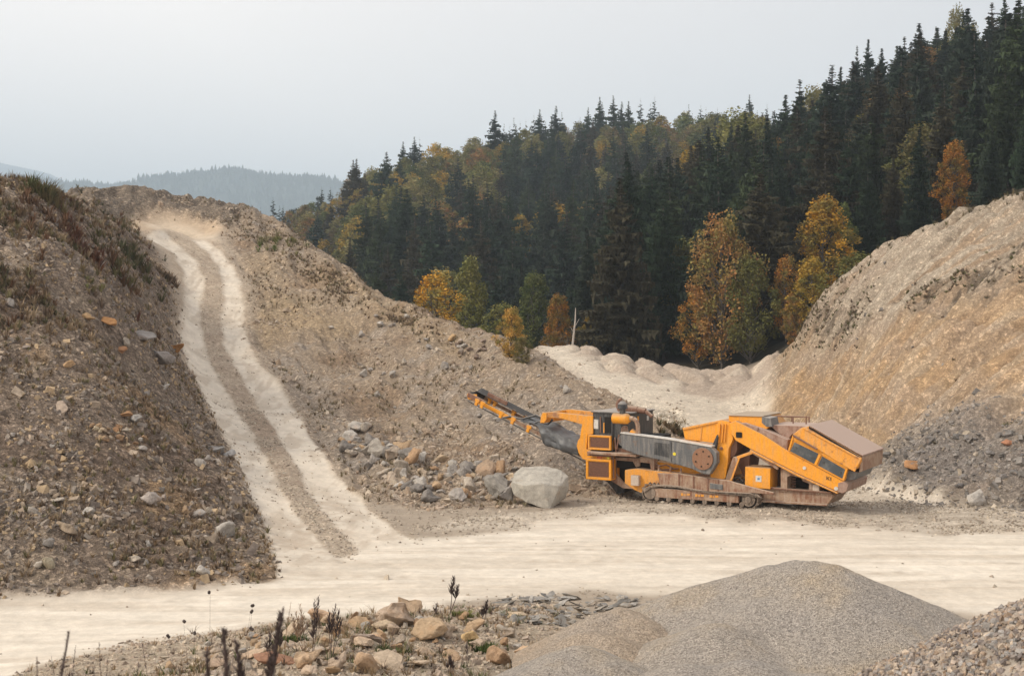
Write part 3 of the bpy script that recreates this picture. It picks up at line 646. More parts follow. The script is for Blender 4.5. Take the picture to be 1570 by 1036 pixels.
for vis, x, y, zz, h, bl, kk, px in rank:
    if vis < 6: continue
    if bl: tint = FALL[['olive', 'olive', 'pale', 'pale', 'green', 'olive', 'russet', 'yellow', 'yellow', 'pale', 'brown', 'brown'][r.integers(12)]]; tint = tuple(np.array(tint)*(.95 if kk == 'f' else .6))
    else: tint = tintc(int(r.integers(5)))
    if cnt[bl] < cap[bl] and vis > 40:
        cnt[bl] += 1; lab, grp = ZONE[(kk, bl)]
        pool = (BRD if kk == 'n' else BFR) if bl else (CON if kk == 'n' else FAR)
        put_tree('beech_tree' if bl else 'spruce_tree', pool, x, y, zz, h, tint, lab, grp, (1.15 if bl else (1.55 if kk == 'n' else 1.42))*(1 if h > 12 else 1.1)*random.uniform(.85, 1.15))
    else: rest.append((x, y, zz, h, bl, tint))
print('trees', cnt, 'rest', len(rest))
def merged_wood():
    Vs = []; Qs = []; o = 0
    srcC = [conifer(s, 20, 4.4, 16, 6, 3, .3, .05)[0] for s in (51, 52)]; srcB = [broadleaf(s, 14, 4.4, 22, 30, .95, .12)[0] for s in (61,)]
    outs = {False: ([], []), True: ([], [])}
    for x, y, zz, h, bl, tint in rest[:520]:
        V_, Q_ = (srcB[0] if bl else srcC[r.integers(2)]); s = h/(14 if bl else 20); a = r.random()*6.28
        Rm = np.array([[math.cos(a), -math.sin(a), 0], [math.sin(a), math.cos(a), 0], [0, 0, 1]])*s
        Vl, Ql = outs[bl]; o = sum(len(v_) for v_ in Vl)
        Vl.append(V_@Rm.T+np.array([x, y, zz-.3])); Ql.append(Q_+o)
    V_ = np.concatenate(outs[False][0]+outs[True][0]); nF = sum(len(v_) for v_ in outs[False][0])
    fl = []
    if outs[False][1]: fl.append(np.concatenate(outs[False][1]))
    if outs[True][1]: fl.append(np.concatenate(outs[True][1])+nF)
    me = mesh_np('forest', V_, fl, M_NEEDLE); o_ = new_obj('forest', me); o_.color = (.026, .034, .022, 1)
    tag(o_, 'mass of small tree tops showing between the nearer trees', 'wood', kind='stuff')
merged_wood()
# distant blue ridges with a fringe of tiny trees
def ridge(name, label, d0, d1, sky_pts, zlow, hue):
    xs_ = np.arange(-900, 2600, 6.0); rows = 14; sp = np.array(sky_pts, float)
    V_ = []
    for k_ in range(rows):
        f = k_/(rows-1); d = d0+(d1-d0)*f
        zt = H+(HY-(np.interp(xs_, sp[:, 0], sp[:, 1])))/F*d1
        zt = zt+fbm(xs_, xs_*0, 60, 4, 3)*d1*.004
        x = (xs_-CX)/F*d1; zz = zlow+(zt-zlow)*math.sin(f*math.pi/2)**.9
        zz = zz+fbm(x, x*0+d, 260, 3, 8)*14*math.sin(f*math.pi)
        V_.append(np.stack([x, np.full_like(x, d), zz], 1))
    V_.append(np.stack([x, np.full_like(x, d1*1.25), np.full_like(x, zlow)], 1)); rows += 1
    V_ = np.array(V_); n = len(xs_); i, j = np.meshgrid(np.arange(rows-1), np.arange(n-1), indexing='ij')
    q = np.stack([i*n+j, i*n+j+1, (i+1)*n+j+1, (i+1)*n+j], -1).reshape(-1, 4)
    m, t, b = mat_base(name+'_cover'); t.links.new(ramp(t, noisen(t, coords(t), .02, 5, .6), ((.3, hue), (.7, tuple(c*1.7 for c in hue)))), b.inputs['Base Color']); b.inputs['Roughness'].default_value = 1
    tag(new_obj('hills', mesh_np(name, V_.reshape(-1, 3), q, m, True)), label, 'hill', kind='structure')
    return V_, m
Vr, M_r = ridge('near_ridge', 'hazy blue wooded ridge far beyond the quarry', 3900, 5000, [(-900, 280), (-200, 285), (0, 284), (80, 286), (150, 288), (215, 286), (250, 280), (290, 275), (330, 271), (362, 266), (400, 271), (440, 277), (480, 282), (520, 287), (560, 300), (700, 330), (2600, 340)], -60, (.03, .042, .03))
ridge('far_ridge', 'faint pale ridge on the horizon beyond the wooded one', 8200, 9500, [(-900, 200), (-200, 232), (0, 251), (40, 262), (70, 270), (110, 280), (400, 300), (2600, 330)], -100, (.02, .028, .022))
T = []
r2 = np.random.default_rng(9)
for k_ in range(9000):
    j = r2.integers(60, 260); f = 1-r2.random()**1.6*.9; i = f*13; i0 = int(min(12, i)); a = i-i0
    p = Vr[i0, j]*(1-a)+Vr[i0+1, j]*a; p = p+np.array([r2.normal()*3, 0, -1])
    h = 13+13*r2.random()+(9 if r2.random() < .12 else 0); wd = h*(.17+.12*r2.random()); m_ = 5
    an = np.arange(m_)/m_*6.283+r2.random()
    for lv, (z0, z1, ww) in enumerate(((.12, .62, 1), (.45, 1.0, .68))):
        ring = np.stack([np.cos(an)*wd*ww, np.sin(an)*wd*ww, np.full(m_, z0*h)], 1)+p; tip = p+(0, 0, z1*h)
        for q in range(m_): T.append((ring[q], ring[(q+1) % m_], tip))
T = np.array(T).reshape(-1, 3)
tag(new_obj('forest', mesh_np('distant_forest', T, np.arange(len(T)).reshape(-1, 3), M_r)), 'tiny conifers fringing the hazy blue ridge', 'wood', kind='stuff')
# valley floor under everything, out to the horizon
gv = np.array([(-7200, -200, -102), (7200, -200, -102), (7200, 12100, -102), (-7200, 12100, -102)], float)
tag(new_obj('ground', mesh_np('valley_floor', gv, np.array([[0, 1, 2, 3]]), M_r)), 'low valley floor hidden beyond the hills', 'ground', kind='structure')
# ------------------------------------------------------------------ haze
hv = bpy.data.meshes.new('haze'); bm_ = bmesh.new(); bmesh.ops.create_cube(bm_, size=1); bm_.to_mesh(hv); bm_.free()
ho = new_obj('haze', hv); ho.scale = (15000, 12600, 1150); ho.location = (0, 6000, -103.5+575)
hm = bpy.data.materials.new('haze_air'); hm.use_nodes = True; t = hm.node_tree; t.nodes.clear()
out = t.nodes.new('ShaderNodeOutputMaterial'); pv = t.nodes.new('ShaderNodeVolumePrincipled'); pv.inputs['Density'].default_value = .00021
pv.inputs['Color'].default_value = (.72, .86, 1, 1); pv.inputs['Anisotropy'].default_value = .0
t.links.new(pv.outputs[0], out.inputs['Volume']); hv.materials.append(hm)
tag(ho, 'thin blue autumn haze filling the valley air', 'haze', kind='stuff')
# ------------------------------------------------------------------ the crusher: outlines measured on its near side, real depth behind them
TH = R(29); MX0 = (1070-CX)/F*60.0; MY0 = 60.0
cth, sth = math.cos(TH), math.sin(TH)
def mp(px, py, y):
    a = (px-CX)/F; t_ = (y+MX0*sth+MY0*cth)/(a*sth+cth); zz = H+(HY-py)/F*t_
    return ((a*t_-MX0)*cth-(t_-MY0)*sth, zz)
OR = (.88, .355, .012)
M_OR = paint('orange_paint', OR, damt=.45, rust=(.30, .11, .03), ramt=-.15)
M_ORD = paint('dusty_orange_paint', (.80, .34, .035), dust=(.50, .34, .21), damt=.7, rust=(.30, .13, .055), ramt=.25)
M_DUST = paint('dusty_frame_steel', (.36, .24, .16), dust=(.47, .38, .30), damt=.95, rust=(.22, .10, .055), ramt=.6)
M_RUST = paint('rusty_steel', (.20, .095, .06), dust=(.34, .25, .19), damt=.6, rough=.8)
M_HOP = paint('hopper_liner', (.33, .215, .165), dust=(.45, .34, .28), damt=.8, rust=(.22, .11, .07), ramt=.5)
M_GREY = paint('grey_guard_paint', (.115, .12, .125), dust=(.34, .31, .28), damt=.75, rust=(.16, .10, .07), ramt=.1, rough=.45)
M_BLK = paint('black_paint', (.028, .030, .033), dust=(.30, .28, .26), damt=.5, rough=.45)
M_DARK = flat('dark_inside', (.012, .010, .009), .9)  # near-black colour painting the shade of hollows; also colours the cover bolts
M_DISC = paint('brown_cover', (.27, .135, .075), dust=(.34, .22, .15), damt=.4, rough=.7)
M_GRILLE, t, b = mat_base('grille_mesh'); v = coords(t, 'Object')
t.links.new(mul(t, (.13, .06, .035), ramp(t, voron(t, v, 26), ((.2, .4), (.5, 1.3)))), b.inputs['Base Color']); b.inputs['Roughness'].default_value = .8
M_GLASS, t, b = mat_base('dark_window'); v = coords(t, 'Object')
t.links.new(mul(t, (.055, .065, .075), (.28, .27, .25), ramp(t, noisen(t, v, 1.6, 4, .6), ((.45, 0.0), (.75, .8))), 'MIX'), b.inputs['Base Color']); b.inputs['Roughness'].default_value = .35
M_TARP, t, b = mat_base('tarpaulin'); v = coords(t, 'Object')
t.links.new(mul(t, (.10, .105, .11), ramp(t, noisen(t, v, 3, 4, .6), ((.3, .7), (.7, 1.5)))), b.inputs['Base Color']); b.inputs['Roughness'].default_value = .5
M_BELT = flat('conveyor_rubber', (.055, .052, .05), .8)
M_WHITE = flat('pale_panel', (.62, .60, .56), .5); M_PINK = paint('dusty_pale_box', (.55, .46, .38), damt=.5)
M_YEL = flat('yellow_sticker', (.75, .62, .05), .5); M_INK = flat('black_lettering', (.03, .025, .02), .6); M_REDL = flat('red_lettering', (.55, .08, .03), .6)
M_SHOE = paint('track_shoe_steel', (.17, .13, .10), dust=(.42, .34, .27), damt=.9, rough=.75)
mach = bpy.data.objects.new('mobile_crusher', None); COL.objects.link(mach)
mach.location = (MX0, MY0, .05); mach.rotation_euler = (0, 0, -TH)
tag(mach, 'long orange tracked mobile crusher with dark belt guard, tilted hopper and raised conveyor', 'crusher')
class MB:
    def __init__(s): s.b = bmesh.new()
    def box(s, x0, x1, y0, y1, z0, z1, rot=None):
        r_ = bmesh.ops.create_cube(s.b, size=1)
        M = Matrix.Translation(((x0+x1)/2, (y0+y1)/2, (z0+z1)/2))
        if rot is not None: M = M @ rot
        M = M @ Matrix.Diagonal((x1-x0, y1-y0, z1-z0, 1)); bmesh.ops.transform(s.b, matrix=M, verts=r_['verts']); return s
    def prism(s, pts, y0, y1, pix=True, yref=None):
        yr = y0 if yref is None else yref
        p = [mp(a, b_, yr) for a, b_ in pts] if pix else pts
        A = [s.b.verts.new((x, y0, zz)) for x, zz in p]; B = [s.b.verts.new((x, y1, zz)) for x, zz in p]; n = len(p)
        s.b.faces.new(A); s.b.faces.new(B[::-1])
        for i in range(n): s.b.faces.new((A[i], B[i], B[(i+1) % n], A[(i+1) % n]))
        return s
    def cyl(s, p0, p1, r0, r1=None, k=20, cap=True):
        p0 = Vector(p0); p1 = Vector(p1); d = p1-p0
        r_ = bmesh.ops.create_cone(s.b, cap_ends=cap, segments=k, radius1=r0, radius2=r0 if r1 is None else r1, depth=d.length)
        bmesh.ops.transform(s.b, matrix=Matrix.Translation((p0+p1)/2) @ d.to_track_quat('Z', 'Y').to_matrix().to_4x4(), verts=r_['verts']); return s
    def tube(s, pts, r_, k=8):
        for a, b_ in zip(pts[:-1], pts[1:]): s.cyl(a, b_, r_, k=k)
        return s
    def beam(s, p0, p1, w_, h_):
        p0 = Vector(p0); p1 = Vector(p1); d = p1-p0; r_ = bmesh.ops.create_cube(s.b, size=1)
        x = d.normalized(); y = Vector((0, 1, 0)); 
        if abs(x.dot(y)) > .95: y = Vector((1, 0, 0))
        z_ = x.cross(y).normalized(); y = z_.cross(x)
        M = Matrix((x, y, z_)).transposed().to_4x4(); M.translation = (p0+p1)/2
        bmesh.ops.transform(s.b, matrix=M @ Matrix.Diagonal((d.length, w_, h_, 1)), verts=r_['verts']); return s
    def done(s, name, m, parent=None, bev=.012, smooth=False, label=None):
        bmesh.ops.recalc_face_normals(s.b, faces=s.b.faces)
        if bev:
            ed = [e for e in s.b.edges if e.is_manifold and e.calc_face_angle(0) > .6]
            try: bmesh.ops.bevel(s.b, geom=ed, offset=bev, segments=1, affect='EDGES', clamp_overlap=True)
            except Exception: pass
        me = bpy.data.meshes.new(name); s.b.to_mesh(me); s.b.free()
        me.materials.append(m)
        if smooth:
            for p in me.polygons: p.use_smooth = True
            me.set_sharp_from_angle(angle=R(35))
        o = new_obj(name, me, mach if parent is None else parent)
        if label: o['label'] = label
        return o
YN = -1.45                                              # near side
def q(px, py, y=YN): a, b_ = mp(px, py, y); return (a, y, b_)
# crawler tracks
xa, za = mp(997, 757, -1.55); xb, zb = mp(1148, 770, -1.55)
def track(y0, y1, lab):
    r_ = .36; x0, x1 = xa, xb; zc = .38
    n = 60; per = 2*(x1-x0)+2*math.pi*r_
    def pt(s_):
        s_ %= per; L_ = x1-x0
        if s_ < L_: return x0+s_, zc-r_, 0
        s_ -= L_
        if s_ < math.pi*r_: a = s_/r_; return x1+r_*math.sin(a), zc-r_*math.cos(a), a
        s_ -= math.pi*r_
        if s_ < L_: 
            sag = .05*math.sin(s_/L_*math.pi*2)**2
            return x1-s_, zc+r_-sag, math.pi
        s_ -= L_; a = s_/r_; return x0-r_*math.sin(a), zc+r_*math.cos(a), math.pi+a
    m = MB()
    for i in range(n):
        x, zz, a = pt(i*per/n); rot = Matrix.Rotation(-a, 4, 'Y')
        m.box(x-.075, x+.075, y0, y1, zz-.025, zz+.025, rot)
        nx, nz = math.sin(a), -math.cos(a)
        m.box(x+nx*.045-.018, x+nx*.045+.018, y0, y1, zz+nz*.045-.035, zz+nz*.045+.035, rot)
    tr = m.done('crawler_track', M_SHOE, bev=0, label=lab)
    yf0, yf1 = (y0-.03, y0+.12) if y0 < 0 else (y1-.12, y1+.03)
    MB().box(x0+.05, x1-.42, yf0, yf1+.2, .22, .60).done('track_frame', M_DUST, tr)
    m = MB()
    for i in range(3):
        lx = x0+1.4+i*.62
        m.box(lx, lx+.10, yf0-.012, yf0-.006, .36, .47); m.box(lx+.13, lx+.20, yf0-.012, yf0-.006, .36, .45); m.box(lx+.24, lx+.38, yf0-.012, yf0-.006, .38, .47)
    if y0 < 0: m.done('lettering', M_ORD, tr, 0)
    m = MB(); m.cyl((x1, yf0-.02, zc), (x1, y1 if y0 < 0 else y0, zc), .27, k=28); m.cyl((x1, yf0-.10, zc), (x1, yf0-.02, zc), .13, k=16)
    for i in range(8):
        a = i*math.pi/4; m.cyl((x1+.19*math.cos(a), yf0-.05, zc+.19*math.sin(a)), (x1+.19*math.cos(a), yf0, zc+.19*math.sin(a)), .022, k=6)
    m.done('sprocket', M_SHOE, tr, .006, True)
    MB().cyl((x0, yf0-.02, zc), (x0, yf0+.3, zc), .26, k=24).done('idler_wheel', M_SHOE, tr, .01, True)
    for i in range(8): MB().cyl((x0+.3+i*(x1-x0-.6)/7, yf0, .16), (x0+.3+i*(x1-x0-.6)/7, yf0+.3, .16), .10, k=14).done('roller', M_SHOE, tr, .006, True)
    return tr
track(-1.55, -1.10, 'dusty near side crawler track'); track(1.05, 1.50, 'far side crawler track')
# chassis
MB().prism([(1118, 746), (1180, 750), (1272, 757.5), (1278, 762), (1268, 776), (1200, 772.5), (1150, 769), (1118, 765)], -1.05, .95, yref=-1.05).done('chassis', M_DUST)
MB().prism([(1112, 744.5), (1182, 748.5), (1275, 756), (1275, 758.5), (1182, 751.5), (1112, 747.5)], -1.18, -1.05, yref=-1.18).done('chassis_flange', M_RUST)
MB().prism([(1150, 767.5), (1268, 774.5), (1268, 777.5), (1150, 770.5)], -1.16, -1.05, yref=-1.16).done('chassis_flange', M_DUST)
MB().prism([(958, 722), (975, 720), (1040, 727), (1118, 738), (1118, 757), (1085, 757), (1060, 752), (1035, 747.5), (1010, 746), (996, 748), (985, 758), (972, 752), (958, 742)], -1.40, 1.1, yref=-1.4).done('hull', M_ORD, label='dusty orange lower hull over the track')
MB().prism([(1008, 727), (1040, 728), (1118, 739), (1150, 748), (1186, 757), (1186, 760), (1150, 757), (1118, 757), (1085, 755.5), (1060, 751), (1035, 746.5), (1012, 745)], -1.56, -1.405, yref=-1.56).done('track_guard', M_DUST)
MB().prism([(985, 751), (996, 746.5), (1012, 744.5), (1035, 746), (1060, 750.5), (1085, 755), (1110, 755.5), (1150, 757.5), (1165, 764), (1160, 760), (1150, 760.5), (1110, 758.5), (1085, 758), (1060, 753.5), (1035, 749), (1012, 747.5), (998, 749.5), (987, 757)], -1.66, -1.565, yref=-1.66).done('mudguard_lip', M_SHOE)
m = MB(); 
for a in (1040, 1062, 1084, 1100): m.prism([(a, 728+(a-1040)*.14), (a+2, 728.3+(a-1040)*.14), (a+2, 748+(a-1040)*.14), (a, 748+(a-1040)*.14)], -1.585, -1.561, yref=-1.585)
m.done('guard_rib', M_RUST, bev=0)
MB().prism([(1088, 742), (1108, 744.5), (1108, 753), (1088, 750.5)], -1.59, -1.562, yref=-1.59).done('guard_plate', M_GREY)
# left end: discharge arch, plates, panels
MB().prism([(936, 702), (981, 704), (981, 716), (975, 718), (970, 709), (944, 707), (944, 728), (955, 741), (970, 744), (981, 742), (981, 752), (955, 750), (936, 738)], -1.0, -.85, yref=-1.0).done('arch_frame', M_DUST)
MB().prism([(938, 703), (980, 705), (980, 748), (950, 747), (938, 738)], -.6, .9, yref=-.6).done('arch_shade_block', M_DARK)  # solid block, near-black to paint the shade of the void behind the arch
MB().prism([(925, 733), (950, 737), (960, 748), (955, 757), (945, 757)], -.5, .5, yref=-.5).done('chute_hood', M_BLK)
MB().prism([(895, 640), (903, 638.5), (909, 639), (909, 667), (901, 668), (899, 690), (937, 700), (937, 707), (899, 707), (893, 705), (887, 696), (884, 685), (886, 677), (889, 673), (891, 660)], -1.32, .9, yref=-1.32).done('curved_end_plate', M_OR)
def framed(poly, yn, depth, fr, m_fr, m_in, nm='panel_box'):
    (x0, z1), (x1, z0) = mp(poly[0], poly[1], yn), mp(poly[2], poly[3], yn)
    body = MB().box(x0, x1, yn, yn+depth, z0, z1).done(nm, m_fr)
    f_ = MB(); w_ = fr
    for a in ((x0, x1, z1-w_, z1), (x0, x1, z0, z0+w_), (x0, x0+w_, z0+w_, z1-w_), (x1-w_, x1, z0+w_, z1-w_)): f_.box(a[0], a[1], yn-.05, yn-.003, a[2], a[3])
    f_.done('frame', m_fr, body, .008)
    g = MB().box(x0+w_+.03, x1-w_-.03, yn-.022, yn-.004, z0+w_+.03, z1-w_-.03).done('grille', m_in, body, 0)
    return body
framed((902, 668, 937, 692), -1.42, 1.9, .075, M_OR, M_GRILLE)
framed((899, 704, 937.5, 738), -1.42, 1.2, .10, M_OR, M_GRILLE)
MB().prism([(900, 693.5), (975, 698), (975, 702.5), (900, 697.5)], -1.62, -1.0, yref=-1.62).done('walkway', M_DUST)
MB().prism([(900, 697.8), (940, 700.5), (940, 702.5), (900, 700)], -1.5, -1.43, yref=-1.5).done('walkway_edge', M_RUST)
x_, z_ = mp(916, 702.6, -1.46); m = MB()
for i, wd in enumerate((.05, .03, .05)): m.box(x_+i*.075, x_+i*.075+wd, -1.47, -1.464, z_-.06, z_+.05)
m.done('red_lettering', M_REDL, bev=0)
x_, z_ = mp(931, 704, -1.47); MB().box(x_, x_+.09, -1.475, -1.47, z_-.03, z_+.05).done('sticker', M_YEL, bev=0)
x_, z_ = mp(967, 730, -1.62); x2, z2 = mp(979, 746.5, -1.62); MB().box(x_, x2, -1.62, -1.41, z2, z_).done('battery_box', M_PINK)
# engine housing
hx0, hz1 = mp(909, 634, -1.25); hx1, _ = mp(966, 636, -1.25); hz0 = mp(909, 671, -1.25)[1]
eh = MB().box(hx0, hx1+.02, -1.25, 1.15, hz0-.1, hz1).done('engine_housing', M_BLK)
MB().box(hx0-.06, hx1+.08, -1.31, 1.21, hz1+.003, hz1+.06).done('roof', M_GREY, eh)
sill = MB(); X1 = lambda p: mp(p, 650, -1.26)[0]
z_a, z_b = mp(925, 640.5, -1.26)[1], mp(925, 665, -1.26)[1]
MB().box(X1(926.5), X1(937.5), -1.262, -1.10, z_b, z_a).done('doorway_shade', M_DARK, eh, 0)  # near-black box on the housing, painting the shade inside the doorway
MB().box(X1(920), X1(921.5), -1.29, -1.255, z_b, z_a).done('door_edge', M_RUST, eh, .004)
MB().box(X1(925.3), X1(927), -1.285, -1.264, z_b, z_a-.25).done('handle_bar', M_OR, eh, .004)
MB().box(X1(910.5), X1(917.5), -1.28, -1.255, mp(914, 659, -1.26)[1], mp(914, 644.5, -1.26)[1]).done('pale_label_plate', M_WHITE, eh, .006)
for (ya, za_, s1, s2, mm) in ((-.55, .62, .10, .5, M_OR), (.45, .72, .14, .2, M_WHITE), (-1.0, .12, .12, .13, M_WHITE)):
    hh = hz1-hz0; MB().box(hx1+.022, hx1+.032, ya, ya+s1*1.5, hz0+hh*za_-s2/2, hz0+hh*za_+s2/2).done('side_marking', mm, eh, 0)
MB().box(X1(938.5), X1(940), -1.33, -1.252, hz0-.9, hz1-.05).done('corner_post', M_BLK, eh)
# air cleaner, exhaust
cz = mp(950, 643, -1.6)[1]; cx0 = mp(940.5, 643, -1.6)[0]; cx1 = mp(962, 643, -1.6)[0]
ac = MB().cyl((cx0, -1.6, cz), (cx1, -1.6, cz), .225, k=24).cyl((cx1, -1.6, cz), (cx1+.12, -1.6, cz), .225, .13, k=24).done('air_cleaner', M_OR, smooth=True)
dx, dz = mp(954.5, 624, -1.6)
MB().cyl((dx, -1.6, cz+.2), (dx, -1.6, dz-.1), .13, k=16).cyl((dx, -1.6, dz-.12), (dx, -1.6, dz+.08), .22, .20, 20).cyl((dx, -1.6, dz+.08), (dx, -1.6, dz+.20), .20, .09, 20).done('intake_dome', M_BLK, ac, .01, True)
m = MB(); pts = [(cx1+.1, -1.6, cz+.02), (cx1+.28, -1.6, cz+.02), (cx1+.40, -1.58, cz-.08), (cx1+.45, -1.55, cz-.25), (cx1+.45, -1.5, cz-.6)]
m.tube(pts, .095, 12); m.done('intake_pipe', M_DUST, ac, 0, True)
ex = [(*q(960, 628, -.6),), (*q(978, 630, -.6),), (*q(990, 632, -.6),)]
MB().cyl(ex[0], ex[1], .16, .15, 14).cyl(ex[1], ex[2], .14, .12, 14).cyl(ex[2], (ex[2][0]+.3, -.6, ex[2][2]-.22), .09, k=10).done('exhaust_silencer', M_RUST, smooth=True)
MB().tube([q(950, 634, -.8), q(946, 622, -.8), q(949, 615, -.8), q(953, 613.5, -.8)], .07, 10).done('exhaust_stack', M_RUST, bev=0, smooth=True)
# machinery between housing and hull
x0_, z1_ = mp(940, 668, -.9); x1_, z0_ = mp(1005, 722, -.9)
MB().box(x0_, x1_, -.9, .8, z0_, z1_).done('dark_inner_fill', M_DARK)  # solid near-black fill, shade between the parts put into its colour
m = MB(); m.prism([(944, 688), (970, 690), (976, 697), (976, 701), (944, 698)], -1.2, -.9, yref=-1.2); m.done('rusty_bracket', M_RUST)
MB().cyl(q(957, 677, -1.35), q(957, 677, -.9), .26, k=24).cyl(q(957, 677, -1.42), q(957, 677, -1.35), .10, k=12).done('drive_pulley', M_GREY, smooth=True)
MB().cyl(q(959, 661, -1.3), q(959, 661, -.7), .20, k=16).box(*(mp(948, 666, -1.2)[0], mp(972, 660, -1.2)[0]), -1.2, -.7, *(mp(948, 668, -1.2)[1], mp(948, 662, -1.2)[1])).done('engine_block', M_DUST, bev=.02)
MB().cyl(q(968, 662, -1.4), q(974, 667, -1.4), .13, k=12).done('orange_filter', M_OR, smooth=True)
for a, b_ in (((943, 672), (945, 700)), ((949, 668), (946, 690)), ((940, 702), (941, 735))): MB().cyl(q(*a, -1.3), q(*b_, -1.3), .035, k=8).done('pipe', M_RUST, bev=0, smooth=True)
m = MB()
m.tube([q(1003, 712, -1.2), q(1012, 716, -1.2), q(1022, 714, -1.2), q(1034, 721, -1.2)], .03)
m.done('hydraulic_hose', M_RUST, bev=0, smooth=True); m = MB(); m.tube([q(1000, 716, -1.1), q(1015, 722, -1.1), q(1040, 720, -1.1)], .03)
m.done('hydraulic_hose', M_RUST, bev=0, smooth=True)
MB().prism([(980, 702), (1003, 705), (1003, 722), (998, 722), (996, 712), (981, 710)], -1.30, -.9, yref=-1.3).done('support_bracket', M_DUST)
MB().prism([(1000, 708), (1094, 722), (1094, 739), (1040, 730), (1004, 726)], -.95, .7, yref=-.95).done('rotor_case', M_OR)
MB().prism([(1066, 728), (1090, 729), (1090, 738), (1066, 735)], -1.25, -.97, yref=-1.25).done('bearing_block', M_RUST)
for a in (1010, 1028, 1044): MB().cyl(q(a, 716+(a-1010)*.1, -1.35), q(a, 729+(a-1010)*.1, -1.35), .045, k=8).done('guard_post', M_DUST, bev=0, smooth=True)
# belt guard
bg_ = MB().prism([(952, 666), (1020, 675), (1090, 687.5), (1098.5, 696), (1099, 711), (1088, 729), (1076, 727.5), (1060, 720), (1020, 708.5), (975, 698), (953, 689)], -1.80, -1.45, yref=-1.8).done('belt_guard', M_GREY, bev=.02)
MB().prism([(951, 664.2), (1020, 673.2), (1091, 685.6), (1091, 687.4), (1020, 674.9), (951, 665.9)], -1.84, -1.41, yref=-1.84).done('top_edge', M_WHITE, bg_, .004)
cxd, czd = mp(1077.5, 705, -1.81)
MB().cyl((cxd, -1.86, czd), (cxd, -1.80, czd), .45, k=40).done('round_cover', M_DISC, bg_, .01, True)
m = MB()
for i in range(6):
    a = i*math.pi/3+.4; m.cyl((cxd+.31*math.cos(a), -1.89, czd+.31*math.sin(a)), (cxd+.31*math.cos(a), -1.855, czd+.31*math.sin(a)), .032, k=8)
m.done('cover_bolt', M_DARK, bg_, 0)
MB().prism([(1028, 678.5), (1029.5, 678.8), (1029.5, 709.5), (1028, 709)], -1.82, -1.80, yref=-1.82).done('seam', M_BLK, bg_, 0)
x_, z_ = mp(1034, 697.5, -1.81); MB().cyl((x_, -1.812, z_), (x_, -1.80, z_), .07, k=14).done('sticker', M_YEL, bg_, 0)
MB().prism([(1003, 679), (1026, 682), (1026, 703), (1003, 698)], -1.815, -1.801, yref=-1.815).done('access_panel', M_BLK, bg_, 0)
# crusher box
MB().prism([(1047, 660), (1103, 648), (1097, 681), (1050, 675)], -1.15, 1.1, yref=-1.15).done('outlet_hood', M_OR)
MB().prism([(1046, 657.5), (1104, 645.5), (1105, 648.5), (1047, 661)], -1.22, 1.17, yref=-1.22).done('hood_rim', M_ORD)
m = MB(); m.prism([(1075, 655.5), (1076.5, 655), (1074, 678.5), (1072.5, 678)], -1.18, -1.152, yref=-1.18); m.prism([(1040, 674.5), (1097, 683.5), (1097, 686), (1040, 677)], -1.3, -1.152, yref=-1.3); m.done('hood_rib', M_ORD, bev=0)
MB().prism([(1098, 652), (1106, 645.5), (1118, 648), (1124, 675), (1117, 690), (1116, 709), (1112, 735), (1104, 737), (1088, 733), (1092, 715), (1096, 690)], -1.25, 1.15, yref=-1.25).done('crusher_box', M_OR)
m = MB()
for a in (1103, 1108, 1112): m.prism([(a, 652), (a+1.2, 652), (a-1, 680), (a-2.2, 680)], -1.33, -1.252, yref=-1.33)
m.done('box_rib', M_OR, bev=0)
MB().cyl(q(1106, 689, -1.30), q(1106, 689, -1.251), .07, k=12).done('axle_cap', M_RUST, smooth=True)
MB().prism([(1092, 684), (1099, 668), (1101, 672), (1097, 692)], -1.42, -1.26, yref=-1.42).done('hinge_arm', M_BLK)
MB().prism([(1101, 710), (1117, 711), (1107, 738), (1092, 735)], -1.20, 1.0, yref=-1.2).done('lower_chute', M_ORD)
MB().prism([(1117, 639), (1169, 640.5), (1180, 655), (1167, 667), (1140, 660), (1118, 656)], -1.05, 1.15, yref=-1.05).done('top_hood', M_OR)
MB().prism([(1116.5, 637.3), (1170, 639), (1170, 640.4), (1116.5, 638.9)], -1.12, 1.2, yref=-1.12).done('top_hood_rim', M_PINK)
MB().prism([(1168, 641), (1181, 642.5), (1184, 656), (1175, 656), (1168, 650)], -1.10, -.2, yref=-1.1).done('grey_hood_end', M_GREY)
# inclined feeder body
fb = MB().prism([(1118, 650), (1128, 647), (1170, 668), (1209, 693.5), (1294, 739.5), (1299, 745), (1297, 756), (1284, 755.5), (1222, 727), (1150, 689.5), (1128, 677), (1120, 665)], -1.35, 1.3, yref=-1.35).done('feeder_body', M_OR, bev=.02)
MB().prism([(1150, 690.5), (1222, 728), (1284, 756.5), (1284, 759), (1222, 731.5), (1150, 694)], -1.40, -1.1, yref=-1.4).done('lower_flange', M_ORD, fb)
MB().prism([(1130, 650.5), (1141, 650), (1169, 659), (1208, 676), (1207, 692.5), (1170, 667), (1131, 652.5)], -1.28, .9, yref=-1.28).done('feeder_top_plate', M_HOP, label='pinkish dusty plate on the feeder')
MB().prism([(1160.5, 663.5), (1161.8, 657), (1163, 657.5), (1162, 664.5)], -1.31, .85, yref=-1.31).done('plate_joint', M_RUST, bev=0)
x_, z_ = mp(1133, 668.5, -1.37); MB().box(x_-.13, x_+.13, -1.40, -1.352, z_-.11, z_+.12).done('hatch_shade_box', M_DARK, fb, .03)  # raised near-black box painting the shade of a hatch hole
MB().prism([(1209.5, 694), (1216, 668.5), (1262, 690), (1301, 714), (1294, 739.5)], -1.42, 1.25, yref=-1.42).done('side_housing', M_OR)
